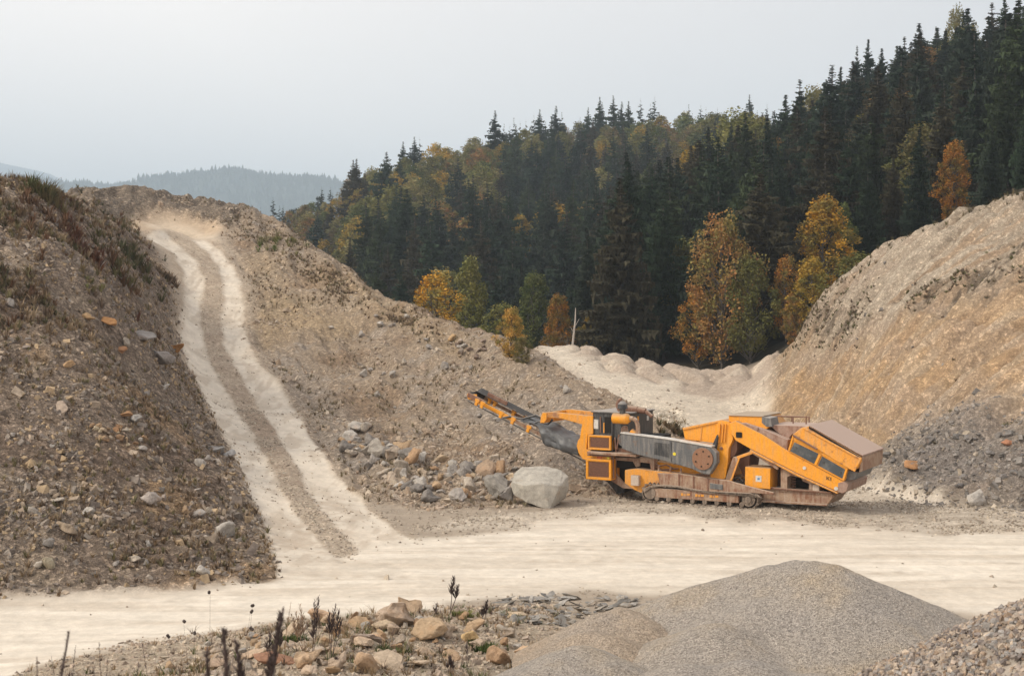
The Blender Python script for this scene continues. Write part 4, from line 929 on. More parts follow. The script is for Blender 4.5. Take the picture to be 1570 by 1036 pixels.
for w_, pl in enumerate(([(1211.5, 693.3), (1218, 679.5), (1254.5, 697), (1248.5, 713)], [(1254, 715), (1260.6, 701), (1295.8, 721.5), (1291.8, 735.5)])):
    g = MB().prism(pl, -1.45, -1.425, yref=-1.45).done('dark_window', M_GLASS, bev=0)
    c0 = np.array(pl).mean(0)
    for s_ in (-1, 1):
        m = MB(); a = q(c0[0]+s_*13, c0[1]+s_*7.6, -1.45); m.cyl((a[0], -1.475, a[2]), (a[0], -1.451, a[2]), .055, k=10)
        m.done('latch', M_BLK, g, 0)
def gbar(a, b_, y, w_, mm, nm='rim'): return MB().beam(q(*a, y), q(*b_, y), .05, w_).done(nm, mm, fb, .008)
gbar((1209.5, 693), (1216.5, 669), -1.45, .07, M_OR); gbar((1217, 674), (1262, 696), -1.45, .09, M_OR); gbar((1250, 714), (1257.5, 698), -1.45, .10, M_OR); gbar((1258, 695), (1300, 719), -1.45, .09, M_OR); gbar((1292.5, 738), (1299, 718), -1.45, .08, M_OR)
MB().prism([(1294, 739), (1300, 723), (1316, 726), (1310, 737)], -1.2, 1.1, yref=-1.2).done('rear_panel', M_GREY)
MB().prism([(1285, 742), (1296, 739.5), (1300, 745), (1298, 755), (1292, 758), (1284, 756)], -1.37, 1.5, yref=-1.37).done('rear_roller_cover', M_HOP)
for (a, b_, r_, mm) in ((1233.5, 719, .07, M_WHITE), (1282, 750.5, .08, M_WHITE)):
    x_, z_ = mp(a, b_, -1.36); MB().cyl((x_, -1.385, z_), (x_, -1.352, z_), r_, k=12).done('round_sticker', mm, fb, 0)
# painted mark: small dark characters
x_, z_ = mp(1267, 734.5, -1.36); m = MB()
m.box(x_, x_+.035, -1.362, -1.353, z_-.07, z_+.07); m.prism([(x_+.04, z_), (x_+.10, z_+.06), (x_+.135, z_+.06), (x_+.07, z_), (x_+.135, z_-.08), (x_+.09, z_-.08)], -1.362, -1.353, pix=False)
m.box(x_+.16, x_+.195, -1.362, -1.353, z_-.10, z_+.04)
m.done('black_lettering', M_INK, fb, 0)
# hopper
MB().prism([(1215, 668), (1229, 657), (1241, 655), (1319.5, 701.5), (1320.5, 709), (1315, 719), (1307, 723.5), (1297, 718), (1252, 689.5), (1222, 671)], -1.55, 1.45, yref=-1.55).done('hopper', M_ORD, bev=.02, label='brown orange dusty hopper side')
MB().beam(q(1232, 657.5, -1.6), q(1319, 705, -1.6), .06, .07).done('hopper_rim', M_ORD)
MB().beam(q(1216, 669, -1.58), q(1253, 690.5, -1.58), .07, .07).done('hopper_rim', M_RUST)
MB().prism([(1240, 653.2), (1323, 699.5), (1323, 701.8), (1240, 655)], -1.62, 1.55, yref=-1.62).done('hopper_lid', M_HOP, label='pinkish tilted lid plate on the hopper')
MB().prism([(1240, 655.6), (1319, 702.2), (1319, 705), (1240, 658.5)], -1.57, -1.50, yref=-1.57).done('lid_shade_strip', M_DARK, bev=0)  # near-black strip painting the shade of the gap under the lid
MB().prism([(1318.5, 702), (1323.5, 701.5), (1322, 724), (1317, 726)], -1.45, 1.55, yref=-1.45).done('hopper_end_plate', M_DUST)
MB().beam(q(1320, 703, -1.62), q(1309, 724, -1.62), .06, .09).done('hopper_corner', M_ORD)
# support frame, struts, tank
sf = MB()
sf.prism([(1196.5, 712), (1207, 716.5), (1207, 756), (1197, 755)], -1.12, .9, yref=-1.12)
sf.prism([(1207, 716.7), (1257, 744), (1257, 749), (1231, 739.5), (1228, 734.5), (1212, 730.5), (1207, 733)], -1.11, .9, yref=-1.11)
sf.prism([(1240, 742.5), (1257, 749.2), (1256, 760), (1240, 758)], -1.10, .9, yref=-1.10)
sf.done('support_frame', M_DUST)
MB().prism([(1208, 731), (1229, 737), (1241, 745), (1241, 758), (1208, 755)], -.3, .85, yref=-.3).done('recess_fill', M_DARK, bev=0)  # solid near-black block painting the shade seen through the cut-out
MB().prism([(1257, 746), (1270, 750), (1285, 757), (1285, 759), (1257, 759)], -.5, .85, yref=-.5).done('recess_fill', M_DARK, bev=0)  # another near-black block, shade beside the frame painted as colour
m = MB()
for k_ in range(5): m.cyl(q(1216, 734+k_*4, -.5), q(1216, 736.5+k_*4, -.5), .12, k=12)
m.done('coil_spring', M_RUST, smooth=True)
x_, z_ = mp(1246, 744, -1.15); MB().box(x_, x_+.26, -1.16, -1.11, z_-.3, z_).done('pale_plate', M_PINK)
MB().prism([(1142.5, 717), (1181, 719.5), (1180.5, 751.5), (1142, 748.5)], -1.30, -.35, yref=-1.3).done('orange_tank', M_OR)
x_, z_ = mp(1158.5, 730.5, -1.31); x2, z2 = mp(1167.5, 740.5, -1.31)
MB().box(x_, x2, -1.313, -1.302, z2, z_).done('white_sticker', M_WHITE, bev=0)
MB().box(x_+.08, x2-.07, -1.317, -1.313, z2+.08, z_-.08).done('sticker_mark', flat('blue_mark', (.12, .25, .45)), bev=0)
MB().prism([(1181, 717), (1195, 716), (1195, 755), (1181, 753)], -.2, .8, yref=-.2).done('recess_fill', M_RUST)
MB().prism([(1110, 741), (1124, 702), (1132.5, 703), (1119, 743)], -1.28, -1.0, yref=-1.28).done('strut', M_DUST)
MB().prism([(1117, 743), (1132, 703.5), (1134.5, 704), (1120, 744)], -1.34, -1.28, yref=-1.34).done('strut_edge', M_ORD)
MB().prism([(1110, 741), (1124, 702), (1132.5, 703), (1119, 743)], .7, 1.0, yref=.7).done('strut', M_RUST)
MB().beam(q(1131, 703, -1.2), q(1155, 694.5, -1.2), .18, .12).done('arm', M_ORD); MB().beam(q(1154, 694, -1.2), q(1194, 720, -1.2), .14, .13).done('arm', M_DUST)
MB().prism([(1134, 700), (1150, 696), (1149, 712), (1146, 731), (1139, 731), (1133, 716)], -.6, .6, yref=-.6).done('hydraulic_ram', M_RUST)
MB().prism([(1156, 693), (1194, 713), (1194, 720), (1160, 699)], -.7, .6, yref=-.7).done('recess_fill', M_DARK, bev=0)  # near-black block, its colour stands in for shade behind the arm
m = MB(); m.tube([q(1122, 739, -.9), q(1132, 733, -.9), q(1140, 741, -.9)], .05, 8); m.box(*sorted((mp(1122, 742, -.9)[0], mp(1142, 742, -.9)[0])), -.9, .3, mp(1122, 746, -.9)[1], mp(1122, 739, -.9)[1]); m.done('pump', M_BLK)
m = MB(); m.beam(q(1131, 693, 1.0), q(1152, 695, 1.0), .03, .04); m.beam(q(1131, 700, 1.0), q(1145, 684, 1.0), .03, .04); m.beam(q(1138, 680, 1.0), q(1137, 706, 1.0), .03, .04); m.done('brace', M_RUST, bev=0)
MB().prism([(1119, 672), (1130, 674), (1130, 692), (1126, 700), (1118, 706)], -1.0, .8, yref=-1.0).done('recess_fill', M_RUST)
# platform and handrail
MB().prism([(1180, 653), (1238, 655), (1214, 668), (1208, 675.5), (1190, 663)], -.9, .9, yref=-.9).done('platform', M_HOP)
m = MB(); ya = .1
for a in (1191.5, 1216, 1236): m.cyl(q(a, 639.5, ya), q(a, 657, ya), .028, k=8)
m.tube([q(1184, 641, ya), q(1191.5, 639.5, ya), q(1216, 640, ya), q(1236, 641, ya)], .028); m.tube([q(1191.5, 652, ya), q(1216, 653.5, ya)], .024)
for a in (1186, 1190, 1214, 1240.5): m.cyl(q(a, 639.5 if a < 1200 else 641, 1.0), q(a, 655, 1.0), .028, k=8)
m.tube([q(1186, 639.5, 1.0), q(1214, 640.5, 1.0), q(1240.5, 641, 1.0)], .028)
m.done('handrail', M_RUST, bev=0, smooth=True)
# conveyor arms and conveyor
for ya in (-1.1, .7):
    MB().prism([(833, 634), (846, 633), (905, 639), (906, 652), (892, 652), (860, 643), (836, 641)], ya, ya+.16, yref=-1.1).done('lift_arm', M_ORD)
MB().prism([(832, 634), (838, 634), (838, 644), (834, 650), (828, 650), (829, 640)], -1.15, .9, yref=-1.15).done('arm_bracket', M_OR)
A0 = Vector(q(719, 613, -.5)); A1 = Vector(q(899, 706, -.5)); dv = (A1-A0).normalized(); up_ = Vector((-dv.z, 0, dv.x))
if up_.z < 0: up_ = -up_
cv = MB()
for ya in (-.5, .5):
    o_ = Vector((0, ya+.5, 0)); cv.beam(A0+o_+up_*.07, A1+o_+up_*.07, .07, .16)
conv = cv.done('conveyor_frame', M_DUST, label='dusty inclined conveyor frame')
m = MB()
for ya in (-.56,): m.beam(A0+up_*.1+dv*.55+Vector((0, -.05, 0)), A0+up_*.1+dv*2.55+Vector((0, -.05, 0)), .04, .18)
m.done('orange_side_rail', M_OR, conv)
MB().beam(A0-up_*.10+Vector((0, -.02, 0)), A1-up_*.10+Vector((0, -.02, 0)), .06, .05).done('return_bar', M_BLK, conv)
m = MB(); n = 40
Lc = (A1-A0).length
bt = bmesh.new(); rows = []
for i in range(n+1):
    c0 = A0+dv*(Lc*i/n)+up_*.34; row = []
    for j in range(7): 
        yy_ = -.42+.84*j/6; row.append(bt.verts.new((c0.x+up_.x*.0, yy_, c0.z+.12*abs(j-3)/3)))
    rows.append(row)
for i in range(n):
    for j in range(6): bt.faces.new((rows[i][j], rows[i+1][j], rows[i+1][j+1], rows[i][j+1]))
m.b.free(); m.b = bt; bl_ = m.done('conveyor_belt', M_BELT, conv, 0, True)
sm = bl_.modifiers.new('s', 'SOLIDIFY'); sm.thickness = .03
hd = A0+dv*.05+up_*.16
MB().cyl((hd.x, -.52, hd.z), (hd.x, .52, hd.z), .19, k=24).done('head_drum', M_BELT, conv, .01, True)
for ya in (-.58, .52): MB().cyl((hd.x-.05, ya, hd.z+.02), (hd.x-.05, ya+.06, hd.z+.02), .13, k=14).box(hd.x-.12, hd.x+.35, ya, ya+.05, hd.z-.14, hd.z+.1).done('drum_bearing', M_OR, conv)
MB().beam(hd+up_*.16+dv*.1+Vector((0, -.54, 0)), hd+up_*.16+dv*1.0+Vector((0, -.54, 0)), .06, .22).done('head_guard', M_RUST, conv)
MB().beam(hd+up_*.30+dv*.5+Vector((0, .54, 0)), hd+up_*.30+dv*1.6+Vector((0, .54, 0)), .06, .2).done('head_guard', M_RUST, conv)
for s_ in (.75, 1.05, 2.1, 2.75, 3.6):
    for ya in (-.60, .56):
        c0 = A0+dv*s_+up_*.20; m = MB(); m.beam(c0-up_*.14+Vector((0, ya, 0)), c0+up_*.18+Vector((0, ya, 0)), .10, .14); m.beam(c0+up_*.1-dv*.12+Vector((0, ya, 0)), c0+up_*.1+dv*.12+Vector((0, ya, 0)), .09, .12)
        m.done('roller_bracket', M_OR, conv)
m = MB(); m.tube([q(738, 605, .4), q(742, 600, .4), q(748, 607, .4)], .05, 8); m.done('head_cable', M_DUST, conv, 0, True)
# tarpaulin draped over the lower conveyor
bt = bmesh.new(); nu, nv = 46, 22; rows = []
for i in range(nu+1):
    u = i/nu; row = []
    px_ = 800+u*88; yt = np.interp(px_, [800, 825, 845, 862, 888], [646, 652, 660, 668, 677])
    hang = np.interp(px_, [800, 826, 832, 850, 888], [2, 4, 26, 26, 21])
    for j in range(nv+1):
        v_ = j/nv
        if v_ < .5:                                       # over the top, far to near
            yy_ = .6-1.3*(v_/.5); py_ = yt-3*math.sin(v_*math.pi*2)*(u > .3)
            x__, z__ = mp(px_, yt, -.7); zz_ = z__+.10*math.sin(v_*2*math.pi)
        else:
            yy_ = -.7-.12*math.sin((v_-.5)*2*math.pi); x__, z__ = mp(px_, yt+hang*(v_-.5)*2, -.7); zz_ = z__
        w_ = mnoise.noise(Vector((x__*1.6, yy_*1.2, zz_*2.2)))*.16+mnoise.noise(Vector((x__*4+zz_*3, yy_*3, zz_*4)))*.07
        row.append(bt.verts.new((x__+w_*.5, yy_-abs(w_)*1.3+(.0), zz_+w_*.8)))
    rows.append(row)
for i in range(nu):
    for j in range(nv): bt.faces.new((rows[i][j], rows[i+1][j], rows[i+1][j+1], rows[i][j+1]))
m = MB(); m.b.free(); m.b = bt; tp_ = m.done('tarpaulin', M_TARP, None, 0, True)
sm = tp_.modifiers.new('s', 'SOLIDIFY'); sm.thickness = .02
m = MB(); m.tube([q(772, 642, -.6), q(782, 640, -.6), q(800, 644, -.6), q(822, 638, -.6), q(842, 648, -.6), q(846, 643, -.6)], .045, 8); m.tube([q(812, 652, -.62), q(826, 648, -.62), q(840, 652, -.62), q(848, 645, -.62)], .035, 8)
m.done('loose_rope', M_BLK, conv, 0, True)
# ------------------------------------------------------------------ stone
def stone_mat(name, attr):
    m, t, b = mat_base(name); v = coords(t, 'Object')
    if attr:
        a = nd(t, 'ShaderNodeAttribute'); a.attribute_name = 'tint'; c = a.outputs['Color']
    else:
        oi = t.nodes.new('ShaderNodeObjectInfo'); c = oi.outputs['Color']
        c = mul(t, c, (.36, .21, .11), ramp(t, noisen(t, v, 1.1, 4, .6), ((.60, 0.0), (.72, .65))), 'MIX')
    n1 = noisen(t, v, 3.5, 6, .7); n2 = noisen(t, v, 18, 5, .7)
    c = mul(t, c, ramp(t, n1, ((.3, .72), (.7, 1.25)))); c = mul(t, c, ramp(t, n2, ((.3, .82), (.7, 1.18))))
    t.links.new(c, b.inputs['Base Color']); b.inputs['Roughness'].default_value = .9; b.inputs['Specular IOR Level'].default_value = .2
    bump(t, b, mul(t, n1, n2, .5, 'MIX'), .6, .08); return m
M_ROCK = stone_mat('rock_face', False); M_STONE = stone_mat('loose_stone', True)
def rock_mesh(name, seed, sc=(1, .8, .6), n=16, det=0, pts=None, rough_=.05):
    r = np.random.default_rng(seed); bm = bmesh.new()
    if pts is None:
        p = r.normal(size=(n, 3)); p /= np.linalg.norm(p, axis=1)[:, None]; p *= (.75+.25*r.random((n, 1)))*.5; p = p*np.array(sc)
        pts = [tuple(a) for a in p]
    for a in pts: bm.verts.new(a)
    res = bmesh.ops.convex_hull(bm, input=bm.verts)
    junk = [g for g in res['geom_interior']+res['geom_unused'] if isinstance(g, bmesh.types.BMVert)]
    if junk: bmesh.ops.delete(bm, geom=list(set(junk)), context='VERTS')
    bmesh.ops.dissolve_limit(bm, angle_limit=R(14), verts=bm.verts, edges=bm.edges)
    bmesh.ops.bevel(bm, geom=bm.edges[:], offset=.018, segments=1, affect='EDGES', clamp_overlap=True)
    bmesh.ops.triangulate(bm, faces=bm.faces)
    for _ in range(det):
        bmesh.ops.subdivide_edges(bm, edges=[e for e in bm.edges if e.calc_length() > .06], cuts=1, use_grid_fill=True)
        bmesh.ops.triangulate(bm, faces=bm.faces)
    if det:
        bm.normal_update(); o = Vector((seed*3.1, 0, 0))
        for v_ in bm.verts:
            nz_ = mnoise.fractal(v_.co*2.2+o, 1, 2, 4)*rough_*1.6+mnoise.fractal(v_.co*7+o, 1, 2, 3)*rough_*.5
            v_.co += v_.normal*nz_
    me = bpy.data.meshes.new(name); bm.to_mesh(me); bm.free(); me.materials.append(M_ROCK); return me
RK = [rock_mesh('rock', s, sc, n, 2) for s, sc, n in ((1, (1, .8, .6), 14), (2, (1, .9, .8), 12), (3, (1, .7, .45), 12), (4, (1, .85, .7), 18), (5, (1, .6, .5), 10), (6, (.9, .9, .75), 11), (7, (1, .75, .35), 12), (8, (1, .95, .55), 16))]
SL = [rock_mesh('slate_rock', s, sc, 11, 1, rough_=.02) for s, sc in ((31, (1, .6, .13)), (32, (1, .8, .10)), (33, (1, .45, .16)), (34, (1, .7, .18)))]
GREYS = [(.30, .275, .25), (.36, .33, .30), (.24, .22, .20), (.40, .35, .29), (.33, .27, .21), (.43, .40, .36)]
TANS = [(.42, .30, .19), (.38, .25, .15), (.46, .36, .25), (.40, .33, .26)]
ORN = (.44, .235, .10)
rr_ = np.random.default_rng(77)
def put_rock(px, py, wpx, col=None, lab=None, group=None, me=None, kind='rock', d0=26, tilt=.35, squash=1.0, bury=.22, cat='rock', rz=None, rx=None):
    p = hit(px, py, d0); s = max(.08, wpx/F*p.y)*1.38
    if me is None: me = RK[rr_.integers(len(RK))]
    o = new_obj(kind, me); o.location = (p.x, p.y+.1*s, p.z+s*(.25-bury)*squash)
    o.rotation_euler = (rr_.normal()*tilt if rx is None else rx, rr_.normal()*tilt, rr_.random()*6.28 if rz is None else rz)
    o.scale = (s, s*(.8+.4*rr_.random()), s*squash*(.85+.3*rr_.random()))
    col = col or GREYS[rr_.integers(len(GREYS))]; o.color = (*(np.array(col)*(.85+.3*rr_.random())), 1)
    return tag(o, lab, cat, group)
# the big pale boulder beside the crusher
def boulder():
    d = 58.6; s = F/d
    def b3(px, py, dy): return ((px-826)/s, dy, (776-py)/s)
    P_ = [b3(786, 738, -.2), b3(788, 757, -.3), b3(806, 766, -.8), b3(842, 777, -1.0), b3(848, 774, -.5), b3(866, 762, .1), b3(873, 748, .3), b3(872, 733, .5), b3(862, 724, .8), b3(835, 718, 1.1), b3(800, 720, 1.0), b3(788, 728, .5), b3(783, 746, .4),
          b3(857, 741, -.75), b3(832, 737, -.95), b3(802, 741, -.75), b3(846, 734, -.4), b3(868, 768, .9), b3(800, 766, 1.0), b3(845, 776, .8), b3(812, 724, .2)]
    me = rock_mesh('boulder', 5, pts=P_, det=2, rough_=.02); o = new_obj('boulder', me)
    p = hit(828, 772, 50); o.location = ((826-CX)/F*d, d, -.02); o.color = (.42, .395, .345, 1)
    tag(o, 'huge pale angular boulder standing beside the rubble heap, taller than all other rocks', 'boulder')
boulder()
# rubble heap
poly = np.array([(505, 655), (540, 650), (570, 672), (640, 700), (700, 708), (785, 722), (788, 768), (700, 772), (610, 752), (545, 715)], float)
def inpoly(x, y, P_):
    c_ = False; n = len(P_)
    for i in range(n):
        (xa, ya), (xb, yb) = P_[i], P_[(i+1) % n]
        if (ya > y) != (yb > y) and x < (xb-xa)*(y-ya)/(yb-ya)+xa: c_ = not c_
    return c_
RL = [(870, 0)]
LBL = 'angular grey quarry rock in the rubble heap between the track and the big boulder'
k_ = 0
while k_ < 128:
    x = rr_.uniform(495, 792); y = rr_.uniform(640, 776)
    if not inpoly(x, y, poly): continue
    sz = rr_.choice([9, 13, 18, 24, 30], p=[.2, .28, .27, .17, .08])
    put_rock(x, y, sz, GREYS[rr_.integers(6)] if rr_.random() < .8 else TANS[rr_.integers(4)], LBL, 'rocks of the rubble heap', kind='rubble_rock', d0=50, cat='rock', bury=.05, squash=1.05); k_ += 1
for px, py, sz, col, lab in ((765, 765, 40, (.30, .28, .25), 'dark grey cornered rock lying against the big boulder at the end of the rubble heap'), (718, 756, 34, (.46, .40, .33), 'pale flat rock at the near edge of the rubble heap'),
                             (745, 733, 36, (.42, .31, .22), 'tan brown rock on top of the rubble heap near the boulder'), (548, 664, 34, (.38, .35, .31), 'grey rock at the upper tip of the rubble heap'), (585, 700, 36, (.36, .33, .29), 'flat grey slab in the upper part of the rubble heap'), (660, 770, 26, (.25, .23, .21), 'dark rock fallen just in front of the rubble heap')):
    put_rock(px, py, sz, col, lab, kind='rubble_rock', d0=50, bury=.0)
# rocks on the dark bank
for px, py, w_, col, sq, lab in (
 (270, 540, 38, ORN, .7, 'bright orange rock at the brow of the dark bank above the track'), (242, 553, 46, (.34, .31, .29), .5, 'long grey slab just beneath the orange rock on the dark bank'),
 (162, 497, 26, ORN, .8, 'orange tan rock high on the dark bank'), (135, 491, 24, (.40, .27, .15), .7, 'brown tan rock beside the orange one high on the dark bank'),
 (185, 541, 16, (.44, .24, .13), .8, 'small rust coloured stone in the middle of the dark bank'), (215, 520, 40, (.29, .27, .255), .6, 'grey ledge rock above the long slab on the dark bank'),
 (106, 563, 20, (.42, .28, .16), .8, 'small tan stone by the trail of yellow rubble on the bank'), (252, 597, 15, (.42, .40, .37), .9, 'small pale grey stone alone on the dark bank'),
 (188, 640, 30, (.36, .21, .11), .7, 'brown orange slab above the patch of yellow rubble on the bank'), (208, 650, 20, (.40, .38, .35), 1.0, 'pale upright stone beside the brown orange slab on the bank'),
 (182, 662, 24, (.33, .19, .10), .8, 'dark brown wedge stone over the yellow rubble patch on the bank'), (345, 822, 34, (.40, .37, .33), 1.0, 'pale grey block near the toe of the bank beside the track'),
 (228, 770, 40, (.40, .35, .31), .7, 'broad pinkish grey rock low on the bank'), (98, 818, 36, (.32, .25, .18), .7, 'brown block low on the bank'),
 (84, 772, 24, (.38, .34, .29), .7, 'pale flat stone above the brown block low on the bank'), (70, 872, 24, (.46, .40, .29), 1.2, 'yellowish upright stone near the toe of the bank'),
 (52, 790, 22, (.44, .40, .35), .6, 'light slab at the edge of the picture on the lower bank'), (330, 694, 30, (.33, .32, .31), .5, 'blue grey layered slab beside the track on the bank'),
 (350, 700, 26, (.36, .35, .34), .5, 'second blue grey slab next to the layered one beside the track'), (300, 752, 20, (.44, .40, .36), .5, 'small light slab beside the lower bank scrub'),
 (90, 630, 28, (.36, .29, .23), .4, 'thin tan slab lying on the left slope of the bank'), (60, 870, 18, (.40, .36, .31), .8, 'small light stone beside the yellowish upright one'),
 (135, 790, 22, (.42, .39, .35), .6, 'pale stone half buried in the middle of the lower bank'), (310, 880, 24, (.42, .39, .35), .7, 'white grey stone at the very toe of the bank above the road')):
    put_rock(px, py, w_, col, lab, squash=sq, d0=38, bury=.1)
def scatter_rocks(n, poly, sizes, cols, lab, grp, d0, kind='rock', **kw):
    P_ = np.array(poly, float); k = 0
    while k < n:
        x = rr_.uniform(P_[:, 0].min(), P_[:, 0].max()); y = rr_.uniform(P_[:, 1].min(), P_[:, 1].max())
        if not inpoly(x, y, P_): continue
        put_rock(x, y, rr_.choice(sizes), cols[rr_.integers(len(cols))], lab, grp, d0=d0, kind=kind, **kw); k += 1
scatter_rocks(36, [(10, 450), (200, 470), (330, 660), (400, 860), (10, 900)], [8, 11, 15, 20], GREYS+[TANS[0]], 'loose weathered stone embedded in the dark scrubby bank', 'stones of the dark bank', 38, bury=.1)
scatter_rocks(20, [(110, 650), (200, 655), (240, 690), (150, 690)], [7, 10, 13], TANS+[(.5, .42, .3)], 'small yellow tan stone in the patch of rubble halfway up the dark bank', 'stones of the yellow rubble patch', 38, bury=.0)
# spoil hill
put_rock(694, 524, 14, (.52, .36, .20), 'bright tan stone high on the spoil hill under the crest', d0=60, bury=0)
scatter_rocks(48, [(470, 500), (620, 480), (800, 560), (900, 620), (860, 680), (640, 640), (520, 600)], [6, 8, 11, 15], [GREYS[1], GREYS[3], GREYS[5], TANS[2]], 'pale stone lying loose on the bare spoil hill above the conveyor', 'stones of the spoil hill', 60, bury=.0)
scatter_rocks(14, [(670, 505), (740, 520), (760, 560), (700, 545)], [6, 9, 12], [(.20, .15, .12), (.26, .2, .16), (.40, .33, .27)], 'brown stone of the dark cluster below the hill crest', 'dark stones under the hill crest', 60, bury=.0)
# foot of the cliff
put_rock(1408, 713, 50, (.46, .25, .12), 'long orange brown slab on the grey foot of the cliff', squash=.35, me=RK[4], d0=55, rz=.3, tilt=.1, rx=.4)
put_rock(1497, 776, 26, (.46, .43, .39), 'pale wedge stone on the yard in front of the cliff foot', d0=50, bury=.0, squash=1)
put_rock(1545, 680, 22, (.45, .22, .13), 'small rust red stone high in the grey foot of the cliff', d0=55, squash=.7)
scatter_rocks(26, [(1345, 700), (1400, 655), (1480, 650), (1570, 670), (1570, 770), (1440, 768), (1370, 745)], [6, 9, 12, 16], [(.22, .205, .195), (.17, .16, .155), (.30, .285, .27), (.20, .19, .18)], 'broken grey rock in the fallen foot of the cliff', 'rocks at the cliff foot', 55, bury=.05)
# heap of slates by the road
LS = 'flat grey slate in the low heap at the road edge'
P_ = [(748, 940), (770, 922), (830, 916), (930, 918), (1030, 925), (1010, 945), (930, 955), (860, 968), (800, 962)]
scatter_rocks(150, P_, [12, 16, 22, 26], [(.27, .255, .235), (.20, .19, .175), (.36, .34, .31), (.31, .28, .24)], LS, 'slates of the heap at the road edge', 34, kind='slate_rock', me=None, tilt=.22, bury=.12)
for o in bpy.data.objects:
    if o.name.startswith('slate_rock'): o.data = SL[rr_.integers(4)]; o['category'] = 'slate'
# foreground rocks
FG = [(545, 990, 78, (.37, .33, .31), .45, 'big inclined grey mauve slab in the front rock pile', 6, .5), (608, 962, 66, (.37, .32, .28), .8, 'grey brown rounded block in the middle of the front rock pile', 1, None),
 (655, 980, 52, (.43, .35, .26), 1.0, 'tan block standing upright in the front rock pile', 3, None), (630, 940, 46, (.44, .36, .28), .9, 'peaked tan rock crowning the front rock pile', 5, None),
 (520, 965, 62, (.42, .35, .28), .7, 'sandy long rock leaning behind the inclined slab', 4, None), (721, 990, 26, (.47, .37, .22), 1.7, 'narrow yellow upright stone in the front rock pile', 2, None),
 (418, 1018, 62, (.36, .22, .16), .5, 'flat reddish brown rock at the near end of the rock pile', 2, None), (762, 1018, 46, (.40, .30, .22), .9, 'brown cracked rock beside the gravel pile foot', 3, None),
 (802, 1006, 28, (.45, .35, .26), .8, 'small tan block alone in front of the little gravel mound', 1, None), (690, 1012, 36, (.44, .34, .25), .7, 'light brown rock below the upright tan block', 0, None),
 (640, 1022, 44, (.46, .40, .33), .6, 'pale slab low in the front rock pile', 6, None), (598, 1024, 48, (.44, .39, .33), .6, 'cream slab beside the pale one at the lower picture edge', 7, None),
 (560, 1030, 44, (.42, .33, .25), .8, 'tan rock at the lower picture edge under the inclined slab', 1, None), (470, 1022, 50, (.42, .34, .26), .8, 'sandy rock between the reddish flat rock and the slab', 5, None),
 (487, 955, 48, (.43, .33, .25), .9, 'tan rock where the weeds stand at the back of the rock pile', 0, None), (390, 1008, 44, (.44, .36, .29), .5, 'cream flat rock beside the reddish one', 7, None),
 (440, 975, 40, (.40, .35, .29), .5, 'low grey tan slab by the small green weed', 2, None), (520, 1008, 26, (.43, .35, .27), .9, 'small tan stone tucked beside the inclined slab', 5, None),
 (575, 985, 28, (.45, .34, .25), .8, 'orange tan stone right of the inclined slab', 3, None), (765, 965, 34, (.42, .30, .21), .6, 'brown slab lying between the rock pile and the slates', 6, None),
 (790, 950, 28, (.46, .40, .32), .7, 'pale stone at the edge of the slate heap', 1, None), (325, 1022, 34, (.44, .36, .30), .5, 'flat cream stone left of the rock pile', 7, None), (560, 950, 26, (.40, .36, .31), .9, 'small grey stone behind the inclined slab', 4, None)]
for px, py, w_, col, sq, lab, mi, rx in FG: put_rock(px, py, w_, tuple(np.array(col)*(1.1, 1.0, .88)), lab, squash=sq*.78, me=RK[mi], d0=18, bury=.02, rx=rx)
scatter_rocks(34, [(455, 970), (600, 945), (700, 950), (760, 985), (740, 1030), (480, 1036), (380, 1030)], [22, 28, 36], TANS+[(.46, .36, .27), (.48, .37, .27), (.42, .33, .25)], 'weathered tan or brown rock wedged among the larger rocks of the front pile', 'middle sized rocks of the front pile', 20, bury=.06, squash=.7)
scatter_rocks(62, [(250, 1000), (380, 975), (460, 955), (640, 945), (760, 955), (830, 1030), (250, 1036)], [7, 10, 14, 19], TANS+[GREYS[3], GREYS[5]], 'small loose stone between the larger rocks of the front pile', 'small stones of the front rock pile', 20, bury=.05)
# countless small stones lying on the slopes
cube_v = np.array([(a, b_, c_) for a in (-1, 1) for b_ in (-1, 1) for c_ in (-1, 1)], float)*.5
cube_f = np.array([(0, 1, 3, 2), (4, 6, 7, 5), (0, 4, 5, 1), (2, 3, 7, 6), (0, 2, 6, 4), (1, 5, 7, 3)])
def pebbles(name, label, pos, size, cols, flatn=.6, seed=1):
    r = np.random.default_rng(seed); n = len(pos)
    v_ = cube_v[None]*(1+r.normal(0, .22, (n, 8, 3)))
    v_ = v_*np.stack([size*(.8+.5*r.random(n)), size*(.6+.5*r.random(n)), size*flatn*(.6+.7*r.random(n))], 1)[:, None, :]
    q_ = r.normal(size=(n, 4)); q_[:, 0] += 1.2; q_ /= np.linalg.norm(q_, axis=1)[:, None]; w, x, y, z_ = q_.T
    Rm = np.stack([1-2*(y*y+z_*z_), 2*(x*y-z_*w), 2*(x*z_+y*w), 2*(x*y+z_*w), 1-2*(x*x+z_*z_), 2*(y*z_-x*w), 2*(x*z_-y*w), 2*(y*z_+x*w), 1-2*(x*x+y*y)], 1).reshape(n, 3, 3)
    v_ = np.einsum('nij,nkj->nki', Rm, v_)+pos[:, None, :]
    f_ = cube_f[None]+(np.arange(n)*8)[:, None, None]
    cc = np.array(cols)[r.integers(len(cols), size=n)]*(.75+.5*r.random((n, 1)))
    me = mesh_np(name, v_.reshape(-1, 3), f_.reshape(-1, 4), M_STONE, False, np.repeat(cc, 8, 0))
    o = new_obj(name, me); return tag(o, label, 'stones', kind='stuff')
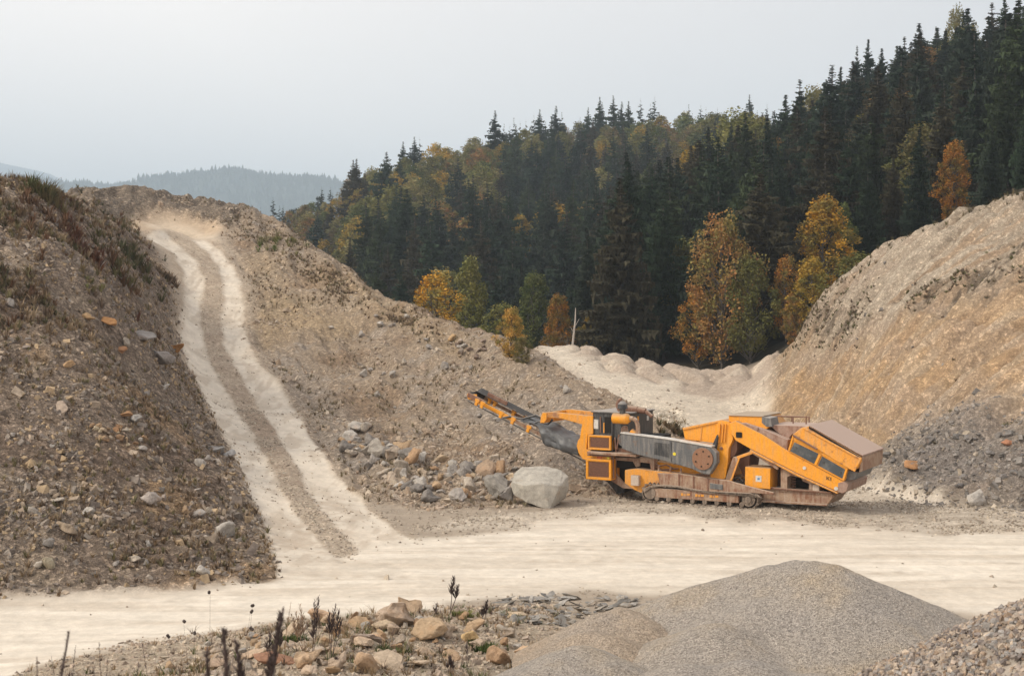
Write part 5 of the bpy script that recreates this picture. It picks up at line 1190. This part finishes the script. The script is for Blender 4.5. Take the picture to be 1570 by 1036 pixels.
def sample_on(mask, n, seed, pxr=(-40, 1620)):
    r = np.random.default_rng(seed); wgt = mask*(PX > pxr[0])*(PX < pxr[1])
    wgt = wgt*DD                                          # even per picture area on the visible side
    cdf = np.cumsum(wgt.ravel()); k = np.searchsorted(cdf, r.random(n)*cdf[-1]); i, j = np.unravel_index(k, DD.shape)
    i = np.clip(i, 0, nR-2); j = np.clip(j, 0, nC-2); a = r.random(n); b_ = r.random(n)
    p = VV[i, j]*((1-a)*(1-b_))[:, None]+VV[i+1, j]*(a*(1-b_))[:, None]+VV[i, j+1]*((1-a)*b_)[:, None]+VV[i+1, j+1]*(a*b_)[:, None]
    return p, i, j
sizes = lambda n, s, lo, hi: np.exp(np.random.default_rng(s).normal(math.log(lo), .45, n)).clip(lo*.4, hi)
clump = (fbm(X, Y, 2.2, 4, 91, .6)*.5+.5); clump2 = ss(.45, .7, clump)
p, i, j = sample_on(m_bank*(.12+clump2), 12000, 1); pebbles('rubble', 'small mixed stones strewn over the dark bank', p, sizes(len(p), 1, .10, .42), [(.30, .26, .22), (.36, .29, .22), (.24, .2, .17), (.40, .30, .19), (.2, .17, .145)], .5, 1)
p, i, j = sample_on((m_mid*(.35+1.5*ss(620, 740, PYf))+.5*m_ridge)*(.04+clump2), 11000, 2); pebbles('rubble', 'small pale stones strewn over the spoil hill', p, sizes(len(p), 2, .11, .45), [(.42, .34, .27), (.36, .29, .22), (.46, .39, .31), (.34, .26, .19)], .5, 2)
p, i, j = sample_on(np.clip(m_cgrey, 0, 1)*1.0+m_cliff*.02*clump2, 1500, 3); pebbles('rubble', 'broken stones at the foot and on the face of the cliff', p, sizes(len(p), 3, .10, .40), [(.25, .23, .21), (.29, .265, .24), (.20, .185, .17), (.33, .28, .22)], .55, 3)
yard2 = m_yard*(.15+clump2)*(1-.9*m_road)+.35*(m_track-m_rut).clip(0, 1)+.0025*m_road+.3*m_berm*.0
m_ground = ((1-np.clip(m_bank+m_mid+m_ridge+m_cliff+m_road+m_rut+m_berm+m_farroad+forest, 0, 1))*(DD > 24)*(DD < 80)*.8)
p, i, j = sample_on(yard2+m_ground*(.25+clump2), 22000, 4); pebbles('gravel', 'fine loose stones on the yard and the track shoulders', p, sizes(len(p), 4, .045, .2), [(.42, .36, .29), (.36, .31, .25), (.48, .42, .34), (.30, .25, .2)], .6, 4)
m_fg = (DD > 20)*(DD < 38.5)*(1-m_road)*(PX < 860)
p, i, j = sample_on(m_fg*(.2+clump2), 11000, 5); pebbles('gravel', 'small stones and chips of the front verge', p, sizes(len(p), 5, .045, .2), [(.44, .35, .26), (.40, .32, .25), (.48, .41, .32), (.34, .28, .23)], .6, 5)
p, i, j = sample_on(m_farroad*.0+m_berm*(.02+clump2), 500, 6); pebbles('gravel', 'pebbles on the sand berm', p, sizes(len(p), 6, .08, .3), [(.46, .40, .33), (.38, .33, .27)], .6, 6)
# ------------------------------------------------------------------ gravel piles
def smax(a, b_, k): h = np.clip(.5+.5*(a-b_)/k, 0, 1); return b_*(1-h)+a*h+k*h*(1-h)
def pile(name, label, cones, xr, yr, step, base, mat, grain=None, seed=3):
    xs_ = np.arange(*xr, step); ys_ = np.arange(*yr, step); GX, GY = np.meshgrid(xs_, ys_); Zp = np.full(GX.shape, -9.0)
    for px, d, zt, sl_ in cones:
        x0 = (px-CX)/F*d; rad = np.sqrt((GX-x0)**2+(GY-d)**2+.10); Zp = smax(Zp, zt-sl_*rad+sl_*.3, .10)
    Zp = Zp+fbm(GX, GY, 1.4, 3, seed)*.06+fbm(GX, GY, .12, 2, seed+1)*.012
    n = len(xs_); V_ = np.stack([GX, GY, np.maximum(Zp, base)], -1).reshape(-1, 3)
    i, j = np.meshgrid(np.arange(len(ys_)-1), np.arange(n-1), indexing='ij'); q_ = np.stack([i*n+j, i*n+j+1, (i+1)*n+j+1, (i+1)*n+j], -1).reshape(-1, 4)
    keep = (V_[q_][:, :, 2].max(1) > base+.001); q_ = q_[keep]; u, inv = np.unique(q_.ravel(), return_inverse=True)
    V_, q_ = V_[u], inv.reshape(q_.shape)
    me_cols = np.tile(np.array([(.36, .315, .265)]), (len(V_), 1))
    if grain:
        r = np.random.default_rng(seed); k = r.integers(len(V_), size=grain[0]); pos = V_[k]+r.normal(0, step*.6, (grain[0], 3))*(1, 1, .2)
        o = pebbles('tmp', 'x', pos, grain[1]*(.6+.8*r.random(grain[0])), grain[2], .75, seed); me2 = o.data
        n2 = len(me2.vertices); v2 = np.empty(n2*3, np.float32); me2.vertices.foreach_get('co', v2); c2 = np.empty(n2*4, np.float32); me2.color_attributes['tint'].data.foreach_get('color', c2)
        f2 = np.empty(len(me2.loops), np.int32); me2.loops.foreach_get('vertex_index', f2)
        bpy.data.objects.remove(o); bpy.data.meshes.remove(me2)
        q_ = np.concatenate([q_, f2.reshape(-1, 4)+len(V_)]); V_ = np.concatenate([V_, v2.reshape(-1, 3)]); me_cols = np.concatenate([me_cols, c2.reshape(-1, 4)[:, :3]])
    o = new_obj(name, mesh_np(name, V_, q_, mat, not grain, me_cols)); return tag(o, label, 'gravel pile')
def grav(name, cols):
    m_, t, b = mat_base(name); v = coords(t, 'Object')
    va = voron(t, v, 36, 'F1', 'Color'); sc_ = t.nodes.new('ShaderNodeSeparateColor'); t.links.new(va, sc_.inputs[0])
    vb = voron(t, v, 80, 'F1', 'Color'); sd_ = t.nodes.new('ShaderNodeSeparateColor'); t.links.new(vb, sd_.inputs[0])
    c_ = ramp(t, noisen(t, v, .55, 4, .6), ((.35, cols[0]), (.52, cols[1]), (.68, cols[2])))
    c_ = mul(t, c_, ramp(t, sc_.outputs[0], ((0, .64), (.5, 1.0), (1, 1.34)))); c_ = mul(t, c_, ramp(t, sd_.outputs[1], ((0, .75), (.5, 1.0), (1, 1.25))))
    t.links.new(c_, b.inputs['Base Color']); b.inputs['Roughness'].default_value = .95
    n_ = bump(t, None, voron(t, v, 36), .8, .05); bump(t, b, voron(t, v, 80), .6, .03, n_)
    return m_
M_GRAV = grav('crushed_gravel', ((.40, .36, .32), (.43, .38, .325), (.47, .385, .285)))
M_GRAV2 = grav('brown_gravel', ((.43, .365, .30), (.46, .37, .28), (.47, .365, .265)))
pile('gravel_pile', 'large smooth pile of fine grey gravel with a single peak in front of the road',
     [(1222, 28.6, 3.08, .56), (1250, 28.3, 3.12, .56), (1274, 28.0, 3.12, .55), (1185, 28.9, 2.93, .56), (1150, 29.0, 2.76, .55), (1110, 29.2, 2.60, .55), (1075, 29.3, 2.44, .55), (1035, 29.6, 2.22, .55), (1000, 29.8, 2.02, .55),
      (1310, 27.8, 2.96, .55), (1345, 27.8, 2.76, .55), (1385, 27.9, 2.52, .55), (1425, 28.2, 2.25, .55), (1460, 28.6, 1.98, .55),
      (1300, 27.2, 2.75, .5), (1340, 26.6, 2.45, .5), (1380, 26.0, 2.2, .5), (1420, 25.4, 2.0, .5), (1180, 27.5, 2.55, .5), (1100, 26.5, 2.3, .45), (1150, 24.5, 2.1, .4), (1250, 24.0, 2.0, .4), (1050, 24.5, 2.05, .4)],
     (2.0, 10.5), (21.5, 36), .035, .12, M_GRAV, seed=3)
pile('gravel_pile', 'small brownish gravel mound with a rounded top beside the large pile', [(955, 28.6, 2.16, .6), (925, 28.4, 2.08, .6), (975, 28.2, 2.08, .6), (905, 27.4, 1.95, .55), (940, 27.0, 1.95, .55)], (.0, 5.5), (21.5, 36), .035, .12, M_GRAV2, seed=9)
pile('gravel_pile', 'low grey gravel mound cut by the lower picture edge', [(890, 25.3, 2.2, .55), (860, 25.0, 2.1, .55), (835, 24.5, 2.0, .5), (930, 25.0, 2.05, .55), (900, 23.5, 2.1, .4)], (-1.0, 4.0), (21.0, 31), .035, .3, M_GRAV, seed=15)
pile('gravel_pile', 'coarse stony gravel pile cut off by the corner of the picture', [(1600, 14.5, 5.2, .62), (1640, 14.0, 5.35, .6), (1700, 13.6, 5.5, .6), (1560, 13.9, 4.87, .6), (1520, 13.3, 4.7, .6), (1480, 12.8, 4.55, .6), (1440, 12.3, 4.6, .6), (1520, 12.3, 4.8, .6)],
     (2.0, 8.5), (10, 20), .03, 2.4, M_STONE, (52000, .040, [(.40, .33, .27), (.28, .24, .21), (.36, .27, .2), (.46, .38, .3), (.21, .18, .165), (.33, .31, .29)]), 21)
# ------------------------------------------------------------------ scrub, weeds, odd trees
M_SCRUB, t, b = mat_base('dry_plants'); a = nd(t, 'ShaderNodeAttribute'); a.attribute_name = 'tint'
t.links.new(a.outputs['Color'], b.inputs['Base Color']); b.inputs['Roughness'].default_value = .9; b.inputs['Specular IOR Level'].default_value = .1
def tufts(name, label, pos, hgt, cols, blades=14, spread=.5, wid=.022, seed=1, kind='stuff', cat='scrub'):
    r = np.random.default_rng(seed); n = len(pos); N_ = n*blades
    P_ = np.repeat(pos, blades, 0); h = np.repeat(hgt, blades)*(.45+.75*r.random(N_)); a = r.random(N_)*6.283; sp = spread*(.15+.85*r.random(N_))
    d = np.stack([np.cos(a)*sp, np.sin(a)*sp, np.ones(N_)*.9], 1); w_ = wid*(.6+.9*r.random(N_)); sd_ = np.stack([-np.sin(a), np.cos(a), np.zeros(N_)], 1)
    b0 = P_+np.stack([np.cos(a), np.sin(a), a*0], 1)*(.05*h)[:, None]-np.array([0, 0, .03]); m_ = b0+d*(h*.55)[:, None]; tp = m_+(d*np.array([1.5, 1.5, .75]))*(h*.45)[:, None]+r.normal(0, .03, (N_, 3))
    V_ = np.stack([b0-sd_*w_[:, None], b0+sd_*w_[:, None], m_+sd_*(w_*.8)[:, None], m_-sd_*(w_*.8)[:, None], tp], 1).reshape(-1, 3)
    k = np.arange(N_)*5; Q_ = np.stack([k, k+1, k+2, k+3], 1); T_ = np.stack([k+3, k+2, k+4], 1)
    cc = np.repeat(np.array(cols)[r.integers(len(cols), size=n)], blades, 0)*(.7+.6*r.random((N_, 1)))
    return tag(new_obj(name, mesh_np(name, V_, [Q_, T_], M_SCRUB, False, np.repeat(cc, 5, 0))), label, cat, kind=kind)
BR = [(.20, .145, .095), (.26, .19, .12), (.15, .11, .08), (.30, .23, .15), (.17, .15, .08)]
up_bank = m_bank*ss(560, 380, PYf+.35*(PX-100))*1.0
scr = ss(.44, .62, fbm(X, Y, 3.0, 4, 95, .6)*.5+.5)
p, i, j = sample_on(m_bank*(.10+.5*scr), 4200, 11); tufts('dry_scrub', 'brown dry grass and twigs over the dark bank', p, .14+.22*np.random.default_rng(1).random(len(p)), BR, 12, .6, .018, 11)
p, i, j = sample_on(up_bank*(.10+scr)*(DD > 50), 2300, 12); tufts('dry_scrub', 'taller brown heath scrub on the upper bank', p, .25+.4*np.random.default_rng(2).random(len(p)), BR+[(.085, .08, .045), (.14, .08, .05)], 18, .6, .022, 12)
m_strip = region([(395, 362), (440, 366), (520, 420), (600, 470), (680, 510), (640, 520), (560, 480), (480, 430), (410, 385)], 85, 135, 4, 2.0)
p, i, j = sample_on(m_strip*(.2+scr)+.25*m_mid*ss(100, 112, DD)*scr, 2600, 13); tufts('dry_scrub', 'rusty brown scrub strip along the upper flank of the spoil hill', p, .15+.22*np.random.default_rng(3).random(len(p)), BR+[(.2, .15, .09)], 12, .6, .026, 13)
p, i, j = sample_on(m_mid*scr*.4+m_ridge*.4*scr, 2400, 14); tufts('dry_grass', 'thin straw grass scattered over the spoil hill', p, .15+.25*np.random.default_rng(4).random(len(p)), [(.24, .19, .12), (.17, .13, .08), (.2, .17, .1)], 9, .6, .016, 14, cat='grass')
p, i, j = sample_on(np.clip(m_cveg, 0, 1)*(.15+scr)+.006*m_cliff*scr, 700, 15); tufts('low_weeds', 'dark low weeds clinging to the upper cliff', p, .12+.16*np.random.default_rng(5).random(len(p)), [(.22, .19, .13), (.17, .17, .09), (.24, .185, .14)], 14, 1.0, .035, 15)
rim = m_cliff*ss(-1.2, 0, (Z-Z0)*0+DD-(86+(1570-PX)*.045))*(PX > 1200)
p, i, j = sample_on(rim*(.3+scr), 1500, 16); tufts('dry_grass', 'thin grass fringe along the cliff crest', p, .25+.35*np.random.default_rng(6).random(len(p)), [(.15, .12, .07), (.1, .09, .05)], 10, .6, .02, 16, cat='grass')
p, i, j = sample_on(m_fg*(.1+scr), 900, 17); tufts('dry_grass', 'dry grass and weeds between the front stones', p, .10+.22*np.random.default_rng(7).random(len(p)), [(.24, .17, .10), (.14, .10, .075), (.10, .12, .045), (.3, .22, .13)], 14, .7, .007, 17, cat='grass')
# green weeds among the front stones, shrubs on the banks
def bush(px, py, h, wd, cols, lab, d0=26, n=26, cat='shrub', name='shrub', wid=.03, blades=22, seed=None):
    p0 = np.array(hit(px, py, d0)); h *= (.72 if h > .8 else 1); cols = [tuple(np.array(c_)*((1.4, 1.3, 1.3) if h > .3 else (1, 1, 1))) for c_ in cols]; r = np.random.default_rng(int(px*7+py)); P_ = p0+r.normal(0, 1, (n, 3))*np.array([wd*.35, wd*.35, 0])
    for q_ in P_: q_[2] = float(ground_z(q_[0], q_[1]))
    o = tufts(name, lab, P_, h*(.6+.5*r.random(n)), cols, blades, .75, wid, int(px), cat=cat)
    del o['kind']; return o
GR = [(.08, .11, .035), (.12, .13, .05), (.06, .08, .03)]
bush(440, 985, .22, .5, GR, 'small bright green weed on the rocks by the road', name='green_weed', cat='weed', wid=.012)
bush(745, 995, .22, .45, GR, 'green leafy weed next to the narrow upright stone', name='green_weed', cat='weed', wid=.014)
bush(712, 945, .2, .4, [(.2, .2, .06), (.12, .13, .05)], 'yellow green weed at the back of the rock pile', name='green_weed', cat='weed', wid=.012)
bush(605, 1002, .18, .5, GR, 'pale green creeping weed among the front rocks', name='green_weed', cat='weed', wid=.012)
bush(180, 415, 1.3, 1.6, [(.10, .10, .05), (.12, .08, .05)], 'olive brown bush on the brow of the bank beside the track head', 60)
bush(135, 390, 1.2, 2.2, [(.13, .07, .045), (.10, .06, .045)], 'rust brown heather clump on the upper bank', 55)
bush(62, 300, 1.5, 1.2, [(.09, .105, .05), (.12, .11, .06)], 'grey green shrub on the top of the bank against the distant ridge', 60)
bush(205, 405, 1.6, 1.8, [(.075, .085, .045), (.10, .09, .05)], 'dark green brown bush just above the track edge', 70)
bush(75, 335, 1.0, 2.6, [(.14, .09, .055), (.11, .075, .05)], 'brown scrub clump under the top of the bank', 55)
bush(250, 425, 1.2, 1.8, [(.11, .085, .055), (.13, .10, .07)], 'grey brown bush closing the upper bend of the track', 80)
bush(430, 378, .9, 2.8, [(.10, .13, .045), (.17, .17, .08), (.3, .28, .2)], 'green white flowering low shrub beside the head of the track', 90, 34)
bush(405, 372, .7, 1.8, [(.16, .16, .08), (.2, .19, .12)], 'pale green low shrub next to the flowering one', 90, 20)
bush(1035, 664, .9, 1.3, [(.09, .09, .05), (.13, .10, .06)], 'dusty green brown shrub showing behind the crusher', 62, 30)
bush(150, 445, .4, 2.0, [(.16, .17, .08), (.2, .17, .10)], 'faint green grassy patch on the bank', 50, 18)
# golden young tree on the crest of the spoil hill
p = hit(783, 548, 60); put_tree('young_tree', BRD[0], p.x, p.y, p.z, 3.1, (.62, .36, .09), 'small golden leaved young tree standing alone on the spoil hill crest', None, 1.15)
p = hit(800, 556, 60); put_tree('young_tree', BRD[2], p.x, p.y, p.z, 1.7, (.30, .24, .10), 'little olive sapling at the foot of the golden young tree', None, 1.5)
# bare pale stem in front of the wood
d = 131.0; x0 = (880-CX)/F*d; zb = float(ground_z(x0, d)); zt = H+(HY-472)/F*d
V_, Q_ = join_np([tube_np([(x0-.25, d, zb-.3), (x0-.05, d, zb+1.6), (x0+.12, d, zb+3.2), (x0+.15, d, zt)], [.13, .10, .07, .03], 7), tube_np([(x0+.1, d, zb+2.6), (x0+.5, d+.2, zb+3.3)], [.04, .015], 5), tube_np([(x0, d, zb+2.0), (x0-.4, d-.2, zb+2.6)], [.035, .012], 5)])
tag(new_obj('dead_tree', mesh_np('dead_tree', V_, Q_, flat('bleached_wood', (.46, .42, .37), .9))), 'bare pale leaning dead stem between the two small orange trees', 'dead tree')
for px, yb, yt, d, lab in ((1172, 352, 300, 160, 0), (1405, 378, 335, 128, 0)): pass
# tall weeds standing in front
M_WEED = flat('withered_stem', (.085, .06, .055), .9); M_SEED = flat('seed_head', (.06, .045, .04), .9); M_FAWN = flat('fawn_stem', (.30, .20, .13), .9)
def weed(px, ytop, d, stems, lab, mat=M_WEED, leafy=1.0, leafl=.07, bot=None, rad=.006, seedh=False, dens=46, lean=0, grow=(.5, 1.0), name='dry_weed'):
    r = np.random.default_rng(int(px*3+ytop)); x = (px-CX)/F*d; zt = H+(HY-ytop)/F*d; zb = float(ground_z(x, d))-.05; h = zt-zb; lean = lean or r.normal()*.16; T_ = []; parts = []
    lf = []
    for s_ in range(stems):
        f = grow[0]+(grow[1]-grow[0])*r.random() if s_ else 1.0
        a = r.random()*6.28; off = (h*.10*(s_ > 0))*(1+r.random())
        st = np.array([x-lean*h*.3, d, zb+(h*.25*(1-f) if s_ else 0)]); tip = np.array([x+math.cos(a)*off+(lean*h*.15 if s_ == 0 else 0), d+math.sin(a)*off*.6, zb+h*f])
        mid = (st+tip)/2+np.array([math.cos(a), math.sin(a), 0])*h*.03; pth = [st+(mid-st)*.0, mid, mid+(tip-mid)*.6, tip]
        parts.append(tube_np(pth, [rad, rad*.8, rad*.6, rad*.35], 5))
        n = int(dens*f*leafy)
        for k in range(n):
            u = .45+.55*(k+r.random())/max(1, n); c0 = mid+(tip-mid)*((u-.45)/.55); a2 = r.random()*6.28; L_ = leafl*(1.15-.75*(u-.45)/.55)*(.6+.7*r.random())
            dv_ = np.array([math.cos(a2)*.55, math.sin(a2)*.55, .85]); L_ *= (1.5 if d < 8 else 1.2); sd_ = np.array([-math.sin(a2), math.cos(a2), 0])*L_*(.16 if d < 8 else .09)
            lf.append([c0-sd_*.4, c0+dv_*L_*.5+sd_, c0+dv_*L_, c0+dv_*L_*.5-sd_])
        if seedh:
            for k in range(2):
                c0 = tip+r.normal(0, .01, 3); rr2 = .018; 
                parts.append(tube_np([c0-(0, 0, rr2), c0-(0, 0, rr2*.4), c0+(0, 0, rr2*.5), c0+(0, 0, rr2)], [rr2*.3, rr2, rr2, rr2*.3], 6))
    if lf: lf = np.array(lf).reshape(-1, 3); parts.append((lf, np.arange(len(lf)).reshape(-1, 4)))
    V_, Q_ = join_np(parts); return tag(new_obj(name, mesh_np(name, V_, Q_, mat)), lab, 'weed')
weed(66, 968, 5.5, 1, 'blurred dark stalk leaning across the near corner of the road', leafl=.022, rad=.010, lean=.5, dens=200)
weed(52, 1006, 5.8, 1, 'short blurred stalk beside the leaning one', leafl=.015, rad=.005, dens=60)
weed(404, 941, 5.2, 1, 'thick blurred withered stalk bending to its tip', leafl=.045, rad=.016, lean=.35, dens=260)
weed(352, 966, 5.1, 1, 'blurred withered branch forking from the thick stalk', leafl=.042, rad=.014, lean=-.12, dens=220)
weed(324, 1000, 5.0, 1, 'lower blurred branch beside the forked stalk', leafl=.04, rad=.012, lean=-.1, dens=200)
weed(375, 985, 5.15, 2, 'blurred dark leafy stalk in the middle of the forked clump', leafl=.045, rad=.014, dens=200)
weed(110, 988, 10, 3, 'dark fine leaved weed in the near corner', leafl=.045, dens=90, rad=.004)
weed(96, 1005, 10.2, 2, 'smaller dark weed left of the fine leaved one', leafl=.04, dens=80, rad=.004)
weed(151, 984, 10, 2, 'slim dark weed spike beside the fine leaved pair', leafl=.045, dens=90, rad=.004)
weed(168, 1010, 10.4, 3, 'short bushy dark weed at the picture edge', leafl=.045, dens=80, rad=.004)
weed(232, 980, 10, 3, 'upright feathery dark weed standing alone', leafl=.05, dens=100, rad=.004)
weed(200, 1014, 9.6, 1, 'short slanting dark weed', leafl=.045, dens=60, lean=.2, rad=.004)
weed(324, 908, 16, 7, 'thin airy weed with small round seed heads', mat=M_SEED, leafy=.0, seedh=True, rad=.0028, grow=(.8, .98))
weed(424, 940, 26, 4, 'greyish feathery weed at the back of the rock pile', leafl=.12, dens=60, rad=.006)
weed(463, 928, 27, 3, 'fawn dry weed behind the tan rock', mat=M_FAWN, leafl=.12, dens=50, rad=.006)
weed(443, 922, 27, 1, 'single fawn grass spike', mat=M_FAWN, leafl=.05, dens=60, rad=.006)
weed(485, 915, 27, 3, 'dark weed rising over the tan rock', leafl=.13, dens=60, rad=.007)
weed(512, 928, 27, 4, 'spreading dark weed beside it, bent outward', leafl=.14, dens=50, rad=.007)
weed(694, 884, 36, 2, 'tallest dark weed spike standing before the pale road', leafl=.16, dens=90, rad=.012)
weed(745, 920, 33, 2, 'dark weed spike at the edge of the slate heap', leafl=.13, dens=80, rad=.009)
weed(716, 985, 27.5, 2, 'brown weed stem rising beside the narrow upright stone', leafl=.1, dens=30, rad=.007)
weed(668, 925, 34, 3, 'low twiggy weed near the tallest spike', leafl=.12, dens=20, rad=.006)
weed(690, 1005, 26.5, 5, 'purplish dry weed clump low in the rock pile', leafl=.10, dens=40, rad=.006)
weed(515, 1005, 26, 3, 'dark twig weed beside the inclined slab', leafl=.08, dens=30, rad=.007)
